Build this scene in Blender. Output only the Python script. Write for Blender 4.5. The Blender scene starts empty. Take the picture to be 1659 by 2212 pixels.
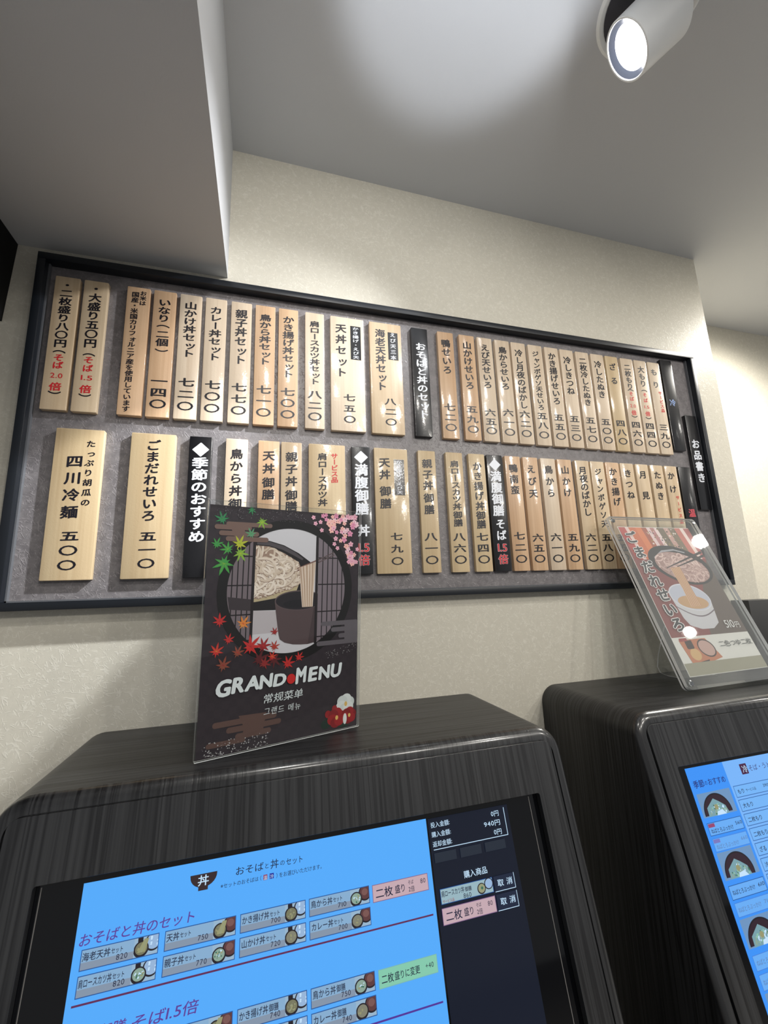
import bpy, bmesh, math, random
from mathutils import Vector, Matrix
from mathutils.geometry import tessellate_polygon

sc = bpy.context.scene
COL = sc.collection
ZC = 1.5                      # height of the photographer's eye; heights below are given above the floor

# ------------------------------------------------------------------ camera
cam = bpy.data.cameras.new('camera')
cam.sensor_fit = 'HORIZONTAL'; cam.sensor_width = 36.0
cam.lens = 913.6 / 1659 * 36.0
cam.clip_start = 0.02; cam.clip_end = 60
co = bpy.data.objects.new('camera', cam); COL.objects.link(co)
_r = Vector((0.9622, -0.2704, -0.0330)); _d = Vector((0.0195, 0.1894, -0.9817)); _f = Vector((0.2717, 0.9439, 0.1876))
_r.normalize(); _f.normalize(); _u = _r.cross(_f); _u.normalize()
M = Matrix(((_r.x, _u.x, -_f.x, 0), (_r.y, _u.y, -_f.y, 0), (_r.z, _u.z, -_f.z, ZC), (0, 0, 0, 1)))
co.matrix_world = M
sc.camera = co

# ------------------------------------------------------------------ world, lights, exposure
sc.view_settings.view_transform = 'Standard'; sc.view_settings.look = 'None'
sc.view_settings.exposure = 0.15; sc.view_settings.gamma = 1.0; sc.view_settings.use_curve_mapping = False
w = bpy.data.worlds.new('room_ambient'); sc.world = w; w.use_nodes = True
w.node_tree.nodes['Background'].inputs[0].default_value = (0.97, 0.98, 1.0, 1)
w.node_tree.nodes['Background'].inputs[1].default_value = 0.25

def spot(name, loc, aim, watts, half_deg, blend=0.15, radius=0.03, color=(1, 1, 1)):
    l = bpy.data.lights.new(name, 'SPOT'); l.energy = watts; l.spot_size = math.radians(2 * half_deg)
    l.spot_blend = blend; l.shadow_soft_size = radius; l.color = color
    o = bpy.data.objects.new(name, l); COL.objects.link(o); o.location = loc
    o.rotation_euler = Vector(aim).normalized().to_track_quat('-Z', 'Y').to_euler()
    return o

LAMP = Vector((0.728, 0.519, ZC + 1.12)); LAXIS = Vector((-0.667, 0.475, -0.574)).normalized()
spot('spotlight_beam', LAMP + LAXIS * 0.012, Vector((-0.43, 1.03, ZC + 0.05)) - LAMP, 125, 8.4, 0.12, 0.022, (0.95, 0.98, 1.0))
spot('spotlight_spill', LAMP + LAXIS * 0.012, Vector((-0.32, 1.03, ZC + 0.30)) - LAMP, 50, 29, 1.0, 0.026, (0.97, 0.98, 1.0))
spot('ceiling_patch_fill', (0.38, 0.26, ZC + 0.68), (0.0, 0.22, 0.54), 11, 28, 0.45, 0.03, (0.90, 0.94, 1.0))  # unseen lamp added in mid-air to make the bright patch on the ceiling
spot('downlight_recess', (2.05, 0.90, ZC + 1.13), (-0.1, 0.1, -1), 52, 90, 1.0, 0.06, (1.0, 0.96, 0.88))
spot('downlight_overhead', (0.11, -0.12, ZC + 1.12), (0.1, 0.7, -0.7), 18, 60, 0.6, 0.04, (1.0, 0.97, 0.92))
for i, (x, y, e) in enumerate([(1.30, -0.42, 20), (0.29, -1.45, 20), (1.15, -1.75, 30), (1.75, -1.5, 42), (2.4, -1.1, 40), (3.3, 0.15, 28), (4.3, -1.0, 18)]):  # first entry is an extra lamp, added to brighten the wall at right
    spot('downlight_row', (x, y, ZC + 1.16), (0, 0.5, -1), e, 70, 0.6, 0.05, (1.0, 0.96, 0.89))

# ------------------------------------------------------------------ materials
def srgb(r, g, b):
    f = lambda c: (c / 255 / 12.92) if c / 255 <= 0.04045 else ((c / 255 + 0.055) / 1.055) ** 2.4
    return (f(r), f(g), f(b), 1)
MATS = {}
def new_mat(name):
    m = bpy.data.materials.new(name); m.use_nodes = True; MATS[name] = m
    return m, m.node_tree, m.node_tree.nodes['Principled BSDF']
def flat(name, rgb, rough=0.5, spec=0.5, coat=0.0, emit=0.0, metal=0.0):
    if name in MATS: return MATS[name]
    m, nt, b = new_mat(name)
    b.inputs['Base Color'].default_value = srgb(*rgb); b.inputs['Roughness'].default_value = rough
    b.inputs['Specular IOR Level'].default_value = spec; b.inputs['Metallic'].default_value = metal
    b.inputs['Coat Weight'].default_value = coat; b.inputs['Coat Roughness'].default_value = 0.06
    if emit:
        b.inputs['Base Color'].default_value = (0.01, 0.01, 0.012, 1)
        b.inputs['Emission Color'].default_value = srgb(*rgb); b.inputs['Emission Strength'].default_value = emit
    return m
def N(nt, t, **kw):
    n = nt.nodes.new(t)
    for k, v in kw.items():
        if k in n.inputs: n.inputs[k].default_value = v
        else: setattr(n, k, v)
    return n
def math_node(nt, op, a, b=None):
    n = nt.nodes.new('ShaderNodeMath'); n.operation = op
    for i, v in enumerate((a, b)):
        if v is None: continue
        if isinstance(v, (int, float)): n.inputs[i].default_value = v
        else: nt.links.new(v, n.inputs[i])
    return n.outputs[0]
def coords(nt, scale=(1, 1, 1), rnd=False):
    t = nt.nodes.new('ShaderNodeTexCoord'); mp = nt.nodes.new('ShaderNodeMapping')
    mp.inputs['Scale'].default_value = scale
    nt.links.new(t.outputs['Object'], mp.inputs['Vector'])
    if rnd:
        oi = nt.nodes.new('ShaderNodeObjectInfo')
        c = nt.nodes.new('ShaderNodeCombineXYZ')
        for i in range(3): nt.links.new(math_node(nt, 'MULTIPLY', oi.outputs['Random'], 37.0 + 11 * i), c.inputs[i])
        nt.links.new(c.outputs[0], mp.inputs['Location'])
    return mp.outputs[0]
def noise(nt, vec, scale, detail=2.0, rough=0.5, dist=0.0):
    n = N(nt, 'ShaderNodeTexNoise', Scale=scale, Detail=detail, Roughness=rough, Distortion=dist)
    nt.links.new(vec, n.inputs['Vector']); return n.outputs['Fac']
def ramp(nt, fac, stops):
    r = nt.nodes.new('ShaderNodeValToRGB'); e = r.color_ramp.elements
    while len(e) < len(stops): e.new(0.5)
    for i, (p, c) in enumerate(stops): e[i].position = p; e[i].color = c
    nt.links.new(fac, r.inputs[0]); return r.outputs[0]
def fibres(nt, vec, specs):
    """short paper fibres lying every way: thin contour lines of stretched noise, broken into short lengths"""
    out = None
    for k, (s, wdt, dist) in enumerate(specs):
        r = nt.nodes.new('ShaderNodeMapping'); r.inputs['Rotation'].default_value = (0, 0.5 + 1.05 * k, 0); r.inputs['Location'].default_value = (3.7 * k, 1.3 * k, 5.1 * k)
        nt.links.new(vec, r.inputs['Vector'])
        mp = nt.nodes.new('ShaderNodeMapping'); mp.inputs['Scale'].default_value = (1.0, 1.0, 0.36); nt.links.new(r.outputs[0], mp.inputs['Vector'])
        a = math_node(nt, 'ABSOLUTE', math_node(nt, 'SUBTRACT', noise(nt, mp.outputs[0], s, 1.0, 0.4, dist), 0.5))
        line = math_node(nt, 'SUBTRACT', 1.0, math_node(nt, 'MINIMUM', math_node(nt, 'DIVIDE', a, wdt), 1.0))
        mk = math_node(nt, 'GREATER_THAN', noise(nt, r.outputs[0], s * 0.9, 1.0), 0.56)
        line = math_node(nt, 'MULTIPLY', line, mk)
        out = line if out is None else math_node(nt, 'MAXIMUM', out, line)
    return out
def mixcol(nt, fac, a, b):
    m = nt.nodes.new('ShaderNodeMix'); m.data_type = 'RGBA'
    nt.links.new(fac, m.inputs[0])
    for i, v in ((6, a), (7, b)):
        if isinstance(v, tuple): m.inputs[i].default_value = v
        else: nt.links.new(v, m.inputs[i])
    return m.outputs[2]
def bump(nt, b, h, strength, dist, coat=False):
    n = N(nt, 'ShaderNodeBump', Strength=strength, Distance=dist)
    nt.links.new(h, n.inputs['Height']); nt.links.new(n.outputs[0], b.inputs['Normal'])
    if coat: nt.links.new(n.outputs[0], b.inputs['Coat Normal'])

def wallpaper(name, base, fib, rough=0.45):
    m, nt, b = new_mat(name); v = coords(nt)
    f = fibres(nt, v, [(70, 0.028, 0.35), (84, 0.028, 0.5), (104, 0.03, 0.3), (92, 0.028, 0.5), (78, 0.03, 0.4)])
    mot = noise(nt, v, 90, 4, 0.7)
    c = ramp(nt, mot, [(0.3, tuple(x * 0.93 for x in base[:3]) + (1,)), (0.7, base)])
    nt.links.new(mixcol(nt, math_node(nt, 'MULTIPLY', f, 0.5), c, fib), b.inputs['Base Color'])
    b.inputs['Roughness'].default_value = rough; b.inputs['Specular IOR Level'].default_value = 0.35
    h = math_node(nt, 'ADD', f, math_node(nt, 'MULTIPLY', mot, 0.7)); bump(nt, b, h, 0.3, 0.0005)
    return m
wall_m = wallpaper('washi_wallpaper', (0.66, 0.625, 0.53, 1), (0.80, 0.77, 0.68, 1))
def ceiling_mat():
    m, nt, b = new_mat('ceiling_paint'); v = coords(nt)
    b.inputs['Base Color'].default_value = (0.62, 0.635, 0.66, 1); b.inputs['Roughness'].default_value = 0.7
    bump(nt, b, noise(nt, v, 220, 3), 0.12, 0.001); return m
ceil_m = ceiling_mat()
def dark_wood(name, axis, coat=0.0, rough=0.42):
    """dark laminate with thin wavy grain lines; axis = the coordinate ('X' or 'Y') across the grain"""
    m, nt, b = new_mat(name)
    sc_ = lambda f, l: (f, l * 2, l) if axis == 'X' else (l, f, l)
    fine = noise(nt, coords(nt, sc_(190, 2.0)), 1.0, 2, 0.6)
    broad = noise(nt, coords(nt, sc_(26, 0.7)), 1.0, 2, 0.5, 0.2)
    g = noise(nt, coords(nt, sc_(80, 1.3)), 1.0, 2, 0.6, 0.1)
    ln = math_node(nt, 'MINIMUM', math_node(nt, 'DIVIDE', math_node(nt, 'ABSOLUTE', math_node(nt, 'SUBTRACT', g, 0.5)), 0.07), 1.0)
    t = math_node(nt, 'ADD', math_node(nt, 'MULTIPLY', fine, 0.7), math_node(nt, 'MULTIPLY', broad, 0.3))
    base = ramp(nt, t, [(0.36, (0.014, 0.0145, 0.016, 1)), (0.64, (0.033, 0.034, 0.036, 1))])
    nt.links.new(mixcol(nt, ln, (0.003, 0.003, 0.004, 1), base), b.inputs['Base Color'])
    b.inputs['Roughness'].default_value = rough; b.inputs['Specular IOR Level'].default_value = 0.5
    b.inputs['Coat Weight'].default_value = coat; b.inputs['Coat Roughness'].default_value = 0.16
    bump(nt, b, math_node(nt, 'MULTIPLY', ln, t), 0.2, 0.001); return m
wood_front = dark_wood('dark_laminate_front', 'X'); wood_wrap = dark_wood('dark_laminate_wrap', 'Y'); wood_rim = dark_wood('dark_laminate_rim', 'X', 0.8, 0.35)
def plaque_wood(name, c1, c2):
    m, nt, b = new_mat(name)
    a = noise(nt, coords(nt, (160, 160, 3.0), True), 1.0, 3, 0.6)
    g = noise(nt, coords(nt, (30, 30, 1.2), True), 1.0, 2, 0.5, 0.5)
    t = math_node(nt, 'ADD', math_node(nt, 'MULTIPLY', a, 0.4), math_node(nt, 'MULTIPLY', g, 0.6))
    nt.links.new(ramp(nt, t, [(0.3, srgb(*c2)), (0.62, srgb(*c1))]), b.inputs['Base Color'])
    b.inputs['Roughness'].default_value = 0.4; b.inputs['Coat Weight'].default_value = 0.7; b.inputs['Coat Roughness'].default_value = 0.09
    bump(nt, b, noise(nt, coords(nt, (1, 1, 1), True), 210, 2, 0.5, 1.0), 0.22, 0.0006, True); return m
WOODS = [plaque_wood('pale_wood', (224, 206, 182), (202, 180, 154)), plaque_wood('tan_wood', (216, 194, 162), (192, 166, 132)),
         plaque_wood('orange_wood', (218, 184, 148), (192, 154, 118)), plaque_wood('yellow_wood', (212, 190, 152), (190, 164, 126))]
WNAMES = ['pale', 'tan', 'orange-toned', 'yellowish']
def black_gloss():
    m, nt, b = new_mat('black_plaque'); b.inputs['Base Color'].default_value = (0.006, 0.006, 0.008, 1)
    b.inputs['Roughness'].default_value = 0.3; b.inputs['Coat Weight'].default_value = 0.6; b.inputs['Coat Roughness'].default_value = 0.1
    bump(nt, b, noise(nt, coords(nt, (1, 1, 1), True), 190, 2, 0.5, 1.0), 0.2, 0.0006, True); return m
black_m = black_gloss()
frame_m = flat('frame_black', (27, 31, 37), 0.38, 0.45)
def board_panel_mat():
    m, nt, b = new_mat('board_grey_paper'); v = coords(nt)
    f = fibres(nt, v, [(90, 0.04, 0.5), (110, 0.04, 0.5), (130, 0.045, 0.4), (100, 0.04, 0.6)])
    mot = noise(nt, v, 60, 4, 0.7)
    c = ramp(nt, mot, [(0.3, srgb(106, 102, 104)), (0.7, srgb(132, 128, 129))])
    nt.links.new(mixcol(nt, math_node(nt, 'MULTIPLY', f, 0.45), c, srgb(152, 146, 148)), b.inputs['Base Color'])
    b.inputs['Roughness'].default_value = 0.38; bump(nt, b, math_node(nt, 'ADD', f, mot), 0.35, 0.0012); return m
panel_m = board_panel_mat()
ink = flat('ink_black', (20, 18, 28), 0.4); red_ink = flat('ink_red', (205, 40, 48), 0.4); white_ink = flat('ink_white', (238, 242, 250), 0.4)
blue_ink = flat('ink_pale_blue', (150, 175, 225), 0.4); pink_ink = flat('ink_pink_red', (220, 90, 100), 0.4)
def acrylic(name, tint=(0.97, 0.98, 0.98), haze=0.0, rough=0.03, boost=1.0):
    m = bpy.data.materials.new(name); m.use_nodes = True; nt = m.node_tree; MATS[name] = m
    nt.nodes.remove(nt.nodes['Principled BSDF']); out = nt.nodes['Material Output']
    tr = N(nt, 'ShaderNodeBsdfTransparent'); tr.inputs[0].default_value = (*tint, 1)
    gl = N(nt, 'ShaderNodeBsdfGlossy', Roughness=rough)
    fr = N(nt, 'ShaderNodeFresnel', IOR=1.49)
    mx = N(nt, 'ShaderNodeMixShader'); ge = N(nt, 'ShaderNodeNewGeometry'); nt.links.new(math_node(nt, 'MULTIPLY', fr.outputs[0], math_node(nt, 'SUBTRACT', boost, math_node(nt, 'MULTIPLY', ge.outputs['Backfacing'], boost))), mx.inputs[0])
    base = tr.outputs[0]
    if haze:
        df = N(nt, 'ShaderNodeBsdfDiffuse'); df.inputs[0].default_value = (0.95, 0.97, 0.97, 1)
        m2 = N(nt, 'ShaderNodeMixShader', Fac=haze); nt.links.new(tr.outputs[0], m2.inputs[1]); nt.links.new(df.outputs[0], m2.inputs[2]); base = m2.outputs[0]
    nt.links.new(base, mx.inputs[1]); nt.links.new(gl.outputs[0], mx.inputs[2]); nt.links.new(mx.outputs[0], out.inputs[0]); return m
acr = acrylic('clear_acrylic'); acr_edge = acrylic('acrylic_edge_painted_glow', haze=1.0, rough=0.12); acr_haze = acrylic('acrylic_painted_haze', haze=0.06)  # white edges imitate piped light, plate haze imitates reflections, both put into colour

# ------------------------------------------------------------------ object helpers
def link_mesh(name, me, parent=None, world_org=None):
    o = bpy.data.objects.new(name, me); COL.objects.link(o)
    if parent is not None: o.parent = parent
    return o
ORG = {}
def worg(o):
    return ORG.get(o.name, Vector((0, 0, 0))) if o is not None else Vector((0, 0, 0))
def thing(name, label, cat, loc, group=None):
    o = bpy.data.objects.new(name, None); COL.objects.link(o); o.location = loc
    o.empty_display_size = 0.05; ORG[o.name] = Vector(loc); tag(o, label, cat, group); return o
def tag(o, label, cat, group=None):
    o['label'] = label; o['category'] = cat
    if group: o['group'] = group
    return o
def mesh_obj(name, V, F, mats, parent=None, midx=None, smooth=False, loc=None):
    """vertices in room coordinates; the object's origin is its parent's origin (or loc)"""
    org = worg(parent) if parent is not None else Vector(loc or (0, 0, 0))
    me = bpy.data.meshes.new(name); me.from_pydata([tuple(Vector(v) - org) for v in V], [], F)
    if not isinstance(mats, (list, tuple)): mats = [mats]
    for m in mats: me.materials.append(m)
    if midx: me.polygons.foreach_set('material_index', midx)
    me.update()
    o = link_mesh(name, me, parent)
    if parent is None: o.location = org
    ORG[o.name] = org
    if smooth:
        me.polygons.foreach_set('use_smooth', [True] * len(me.polygons))
        try: me.set_sharp_from_angle(angle=math.radians(35))
        except Exception: pass
    return o
def box_bm(x0, x1, y0, y1, z0, z1, bev=0.0, seg=2):
    bm = bmesh.new(); bmesh.ops.create_cube(bm, size=1)
    for v in bm.verts: v.co = Vector(((x0 + x1) / 2 + v.co.x * (x1 - x0), (y0 + y1) / 2 + v.co.y * (y1 - y0), (z0 + z1) / 2 + v.co.z * (z1 - z0)))
    if bev: bmesh.ops.bevel(bm, geom=bm.edges[:], offset=bev, segments=seg, profile=0.5, affect='EDGES')
    return bm
def bm_data(bm):
    bm.verts.index_update(); V = [v.co.copy() for v in bm.verts]; F = [[v.index for v in f.verts] for f in bm.faces]; bm.free(); return V, F
def box(name, x0, x1, y0, y1, z0, z1, mat, parent=None, bev=0.0, loc=None):
    V, F = bm_data(box_bm(x0, x1, y0, y1, z0, z1, bev)); return mesh_obj(name, V, F, mat, parent, smooth=bev > 0, loc=loc)
def structure(o): o['kind'] = 'structure'; return o
def lathe(profile, axis_o, axis_d, seg=48, cap=True):
    """profile [(dist along axis, radius)]"""
    d = Vector(axis_d).normalized(); a = d.orthogonal().normalized(); b = d.cross(a); V = []; F = []
    for t, r in profile:
        for i in range(seg):
            an = 2 * math.pi * i / seg; V.append(Vector(axis_o) + d * t + (a * math.cos(an) + b * math.sin(an)) * r)
    for k in range(len(profile) - 1):
        for i in range(seg):
            j = (i + 1) % seg; F.append([k * seg + i, k * seg + j, (k + 1) * seg + j, (k + 1) * seg + i])
    if cap: F.append(list(range(seg))[::-1]); F.append([(len(profile) - 1) * seg + i for i in range(seg)])
    return V, F
def tube(pts, r, seg=10):
    V = []; F = []; n = len(pts); pts = [Vector(p) for p in pts]
    for k, p in enumerate(pts):
        t = (pts[min(k + 1, n - 1)] - pts[max(k - 1, 0)]).normalized(); a = t.orthogonal().normalized(); b = t.cross(a)
        for i in range(seg): an = 2 * math.pi * i / seg; V.append(p + (a * math.cos(an) + b * math.sin(an)) * r)
    for k in range(n - 1):
        for i in range(seg): j = (i + 1) % seg; F.append([k * seg + i, k * seg + j, (k + 1) * seg + j, (k + 1) * seg + i])
    F.append(list(range(seg))[::-1]); F.append([(n - 1) * seg + i for i in range(seg)]); return V, F

# ------------------------------------------------------------------ lettering
_cu = bpy.data.curves.new('lettering_source', 'FONT'); _cu.resolution_u = 3
_to = bpy.data.objects.new('lettering_source', _cu); COL.objects.link(_to)
GLY = {}
def glyph(ch, weight):
    k = ch
    if k not in GLY:
        _cu.body = ch; _cu.offset = 0.0
        dg = bpy.context.evaluated_depsgraph_get(); dg.update(); ev = _to.evaluated_get(dg); me = ev.to_mesh()
        V = [(v.co.x, v.co.y) for v in me.vertices]; F = [list(p.vertices) for p in me.polygons]; ev.to_mesh_clear()
        if V:
            x0 = min(v[0] for v in V); x1 = max(v[0] for v in V)
            wide = ord(ch) > 0x2e80
            cx = 0.5 if wide and ch not in '（）()' else (x0 + x1) / 2
            GLY[k] = ([(x - cx, y - (0.38 if wide else 0.34)) for x, y in V], F, 1.0 if wide else (x1 - x0) + 0.12)
        else: GLY[k] = ([], [], 0.4)
    return GLY[k]
class Sheet:
    """flat artwork or lettering laid on one plane: point (a, b) lies at O + a*U + b*W, raised a hair along Nn"""
    def __init__(s, O, U, W, Nn): s.O, s.U, s.W, s.Nn = Vector(O), Vector(U), Vector(W), Vector(Nn); s.V = []; s.F = []; s.I = []; s.mats = []; s.h = 0.0; s.k = 1.0; s.step = 4e-6
    def mi(s, m):
        if m not in s.mats: s.mats.append(m)
        return s.mats.index(m)
    def pt(s, a, b, h): return s.O + s.U * (a * s.k) + s.W * (b * s.k) + s.Nn * h
    def poly(s, pts, m, h=None):
        if h is None: s.h += s.step; h = s.h
        n = len(s.V); s.V += [s.pt(a, b, h) for a, b in pts]
        if len(pts) <= 4: s.F.append(list(range(n, n + len(pts)))); s.I.append(s.mi(m))
        else:
            for t in tessellate_polygon([[Vector((a, b, 0)) for a, b in pts]]): s.F.append([n + i for i in t]); s.I.append(s.mi(m))
    def strip(s, L, R, m, h=None):
        if h is None: s.h += s.step; h = s.h
        n = len(s.V)
        for l, r in zip(L, R): s.V += [s.pt(*l, h), s.pt(*r, h)]
        for k in range(len(L) - 1): s.F.append([n + 2 * k, n + 2 * k + 1, n + 2 * k + 3, n + 2 * k + 2]); s.I.append(s.mi(m))
    def rect(s, a0, a1, b0, b1, m, r=0.0, h=None):
        if r <= 0: return s.poly([(a0, b0), (a1, b0), (a1, b1), (a0, b1)], m, h)
        pts = []
        for cx, cy, st in ((a1 - r, b1 - r, 0), (a0 + r, b1 - r, 90), (a0 + r, b0 + r, 180), (a1 - r, b0 + r, 270)):
            for k in range(7): an = math.radians(st + 15 * k); pts.append((cx + r * math.cos(an), cy + r * math.sin(an)))
        s.poly(pts, m, h)
    def border(s, a0, a1, b0, b1, t, m):
        s.h += 4e-6
        for q in ((a0, a1, b0, b0 + t), (a0, a1, b1 - t, b1), (a0, a0 + t, b0, b1), (a1 - t, a1, b0, b1)): s.rect(*q, m, 0, s.h)
    def disc(s, cx, cy, rx, ry, m, n=40, a0=0, a1=360, rot=0.0):
        c, q = math.cos(rot), math.sin(rot); P = []
        for k in range(n + (0 if a1 - a0 >= 360 else 1)):
            an = math.radians(a0 + (a1 - a0) * k / n); x, y = rx * math.cos(an), ry * math.sin(an); P.append((cx + x * c - y * q, cy + x * q + y * c))
        s.poly(P, m)
    def ring(s, cx, cy, r0, r1, m, n=72):
        A = [(cx + r0 * math.cos(2 * math.pi * k / n), cy + r0 * math.sin(2 * math.pi * k / n)) for k in range(n + 1)]
        B = [(cx + r1 * math.cos(2 * math.pi * k / n), cy + r1 * math.sin(2 * math.pi * k / n)) for k in range(n + 1)]
        s.strip(A, B, m)
    def char(s, ch, cx, cy, wd, ht, m, weight=0.018, rise=0.0, rot=0, lean=0.0):
        V, F, adv = glyph(ch, weight); c, q = math.cos(rot), math.sin(rot)
        # a heavier brush: the character laid down several times, each shifted by the extra stroke width
        sh = [(0, 0)] if weight < 0.003 else [(weight * math.cos(k * math.pi / 3 + 0.2), weight * 0.8 * math.sin(k * math.pi / 3 + 0.2)) for k in range(6)] + ([(0, 0)] + ([(0.5 * a, 0.5 * b) for a, b in [(weight * math.cos(k), weight * 0.8 * math.sin(k)) for k in range(6)]] if weight > 0.06 else []) if weight > 0.025 else [])
        for i, (dx, dy) in enumerate(sh):
            n = len(s.V)
            for x, y in V:
                x, y = (x + dx) * c - (y + dy) * q, (x + dx) * q + (y + dy) * c
                y += rise * x; x += lean * y
                s.V.append(s.pt(cx + x * wd, cy + y * ht, s.h + i * 1e-6))
            for f in F: s.F.append([n + k for k in f]); s.I.append(s.mi(m))
    def col(s, text, cx, b0, b1, wd, ht, m, weight=0.018, rise=0.06):
        """vertical column, centres of first and last characters at b0 and b1"""
        n = len(text); s.h += 4e-6
        for i, ch in enumerate(text):
            b = b0 if n == 1 else b0 + (b1 - b0) * i / (n - 1)
            if ch == ' ': continue
            rot = -math.pi / 2 if ch in 'ー（）～' else 0
            dx = 0.12 * wd if ch in 'っッャォ' else 0
            s.char(ch, cx + dx, b, wd, ht, m, weight, 0 if rot else rise, rot)
    def row(s, text, a0, a1, b, ht, m, weight=0.012, lean=0.0, rise=0.0, slope=0.0):
        """horizontal line of text filling a0..a1, centre height b"""
        s.h += 4e-6; adv = [glyph(c, weight)[2] for c in text]; tot = sum(adv); x = a0; k = (a1 - a0) / tot
        for c, d in zip(text, adv):
            s.char(c, x + d * k / 2, b + slope * (x - a0), k, ht, m, weight, rise, 0, lean); x += d * k
    def build(s, name, parent): return mesh_obj(name, s.V, s.F, s.mats, parent, s.I)

# ------------------------------------------------------------------ the room
YW = 1.03                                 # face of the main wall
ZT = ZC + 1.2186                          # main ceiling
structure(box('wall_back', -2.4, 1.568, YW, 1.337, 0, ZT, wall_m))
structure(box('wall_recess', 1.568, 6.0, 1.337, 1.45, 0, ZT, wall_m))
structure(box('ceiling', -0.104, 6.0, -4.0, 1.45, ZT, ZT + 0.1, ceil_m))
structure(box('ceiling_lowered', -2.4, -0.104, -4.0, YW, ZC + 0.8145, ZT + 0.1, ceil_m))
structure(box('floor', -2.4, 6.0, -4.0, 1.45, -0.1, 0.0, flat('floor_tile', (152, 150, 148), 0.5)))

# black unit hanging at the far left, below the lowered ceiling
xs = [(-0.5577, ZC + 0.8143), (-1.1, ZC + 0.8143), (-1.1, ZC + 0.6163), (-0.5664, ZC + 0.6163)]
V = [Vector((x, y, z)) for y in (0.35, 1.0295) for x, z in xs]
F = [[0, 1, 2, 3], [7, 6, 5, 4]] + [[i, i + 4, (i + 1) % 4 + 4, (i + 1) % 4] for i in range(4)]
o = mesh_obj('black_cabinet', V, F, flat('matt_black', (9, 9, 12), 0.6, 0.2), None, loc=(-0.8, 0.7, ZC + 0.6163))
tag(o, 'black box-like unit under the lowered ceiling, at the far upper left beside the menu board', 'cabinet')

# ------------------------------------------------------------------ menu board
X0, X1, Z0, Z1 = -0.5035, 1.4310, ZC - 0.0115, ZC + 0.7838
FW, YP = 0.0165, 1.0245
bd = thing('menu_board', 'long black-framed grey menu board on the wall holding two rows of plaques', 'menu board', ((X0 + X1) / 2, YW, Z0))
def rail(x0, x1, z0, z1): 
    return box('frame_rail', x0, x1, 1.0, YW - 0.0002, z0, z1, frame_m, bd, 0.0012)
rail(X0, X1, Z1 - FW, Z1); rail(X0, X1, Z0, Z0 + FW); rail(X0, X0 + FW, Z0 + FW, Z1 - FW); rail(X1 - FW, X1, Z0 + FW, Z1 - FW)
box('backing_panel', X0 + FW, X1 - FW, YP, YW - 0.0003, Z0 + FW, Z1 - FW, panel_m, bd)
lip = flat('lip_grey', (96, 98, 102), 0.3)
xl, xr, zl, zh = X0 + FW, X1 - FW, Z0 + FW, Z1 - FW
V = []; F = []
for (a0, a1, b0, b1) in ((xl, xr, zl, zl + 0.003), (xl, xl + 0.003, zl, zh), (xr - 0.003, xr, zl, zh)):
    v, f = bm_data(box_bm(a0, a1, 1.016, YP, b0, b1)); n = len(V); V += v; F += [[i + n for i in q] for q in f]
mesh_obj('inner_lip', V, F, lip, bd)

# plaques -----------------------------------------------------------
PY = 1.0125
def plaque_mesh(name, wd, ht):
    bm = box_bm(-wd / 2, wd / 2, 0, YP - PY - 0.0003, 0, ht)
    es = [e for e in bm.edges if abs(e.verts[0].co.y - e.verts[1].co.y) > 0.005]
    bmesh.ops.bevel(bm, geom=es, offset=0.0022, segments=3, profile=0.5, affect='EDGES')
    es = [e for e in bm.edges if all(v.co.y < 1e-5 for v in e.verts)]
    bmesh.ops.bevel(bm, geom=es, offset=0.0009, segments=2, profile=0.5, affect='EDGES')
    me = bpy.data.meshes.new(name); bm.to_mesh(me); bm.free(); me.materials.append(WOODS[0])
    me.polygons.foreach_set('use_smooth', [True] * len(me.polygons)); me.set_sharp_from_angle(angle=math.radians(40)); return me
PH = 0.3255
NARROW, WIDE = plaque_mesh('menu_plaque', 0.0492, PH), plaque_mesh('menu_plaque_wide', 0.0910, PH)
UP, LO = ZC + 0.4115, ZC + 0.0460
K, R, WH = ink, red_ink, white_ink
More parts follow.
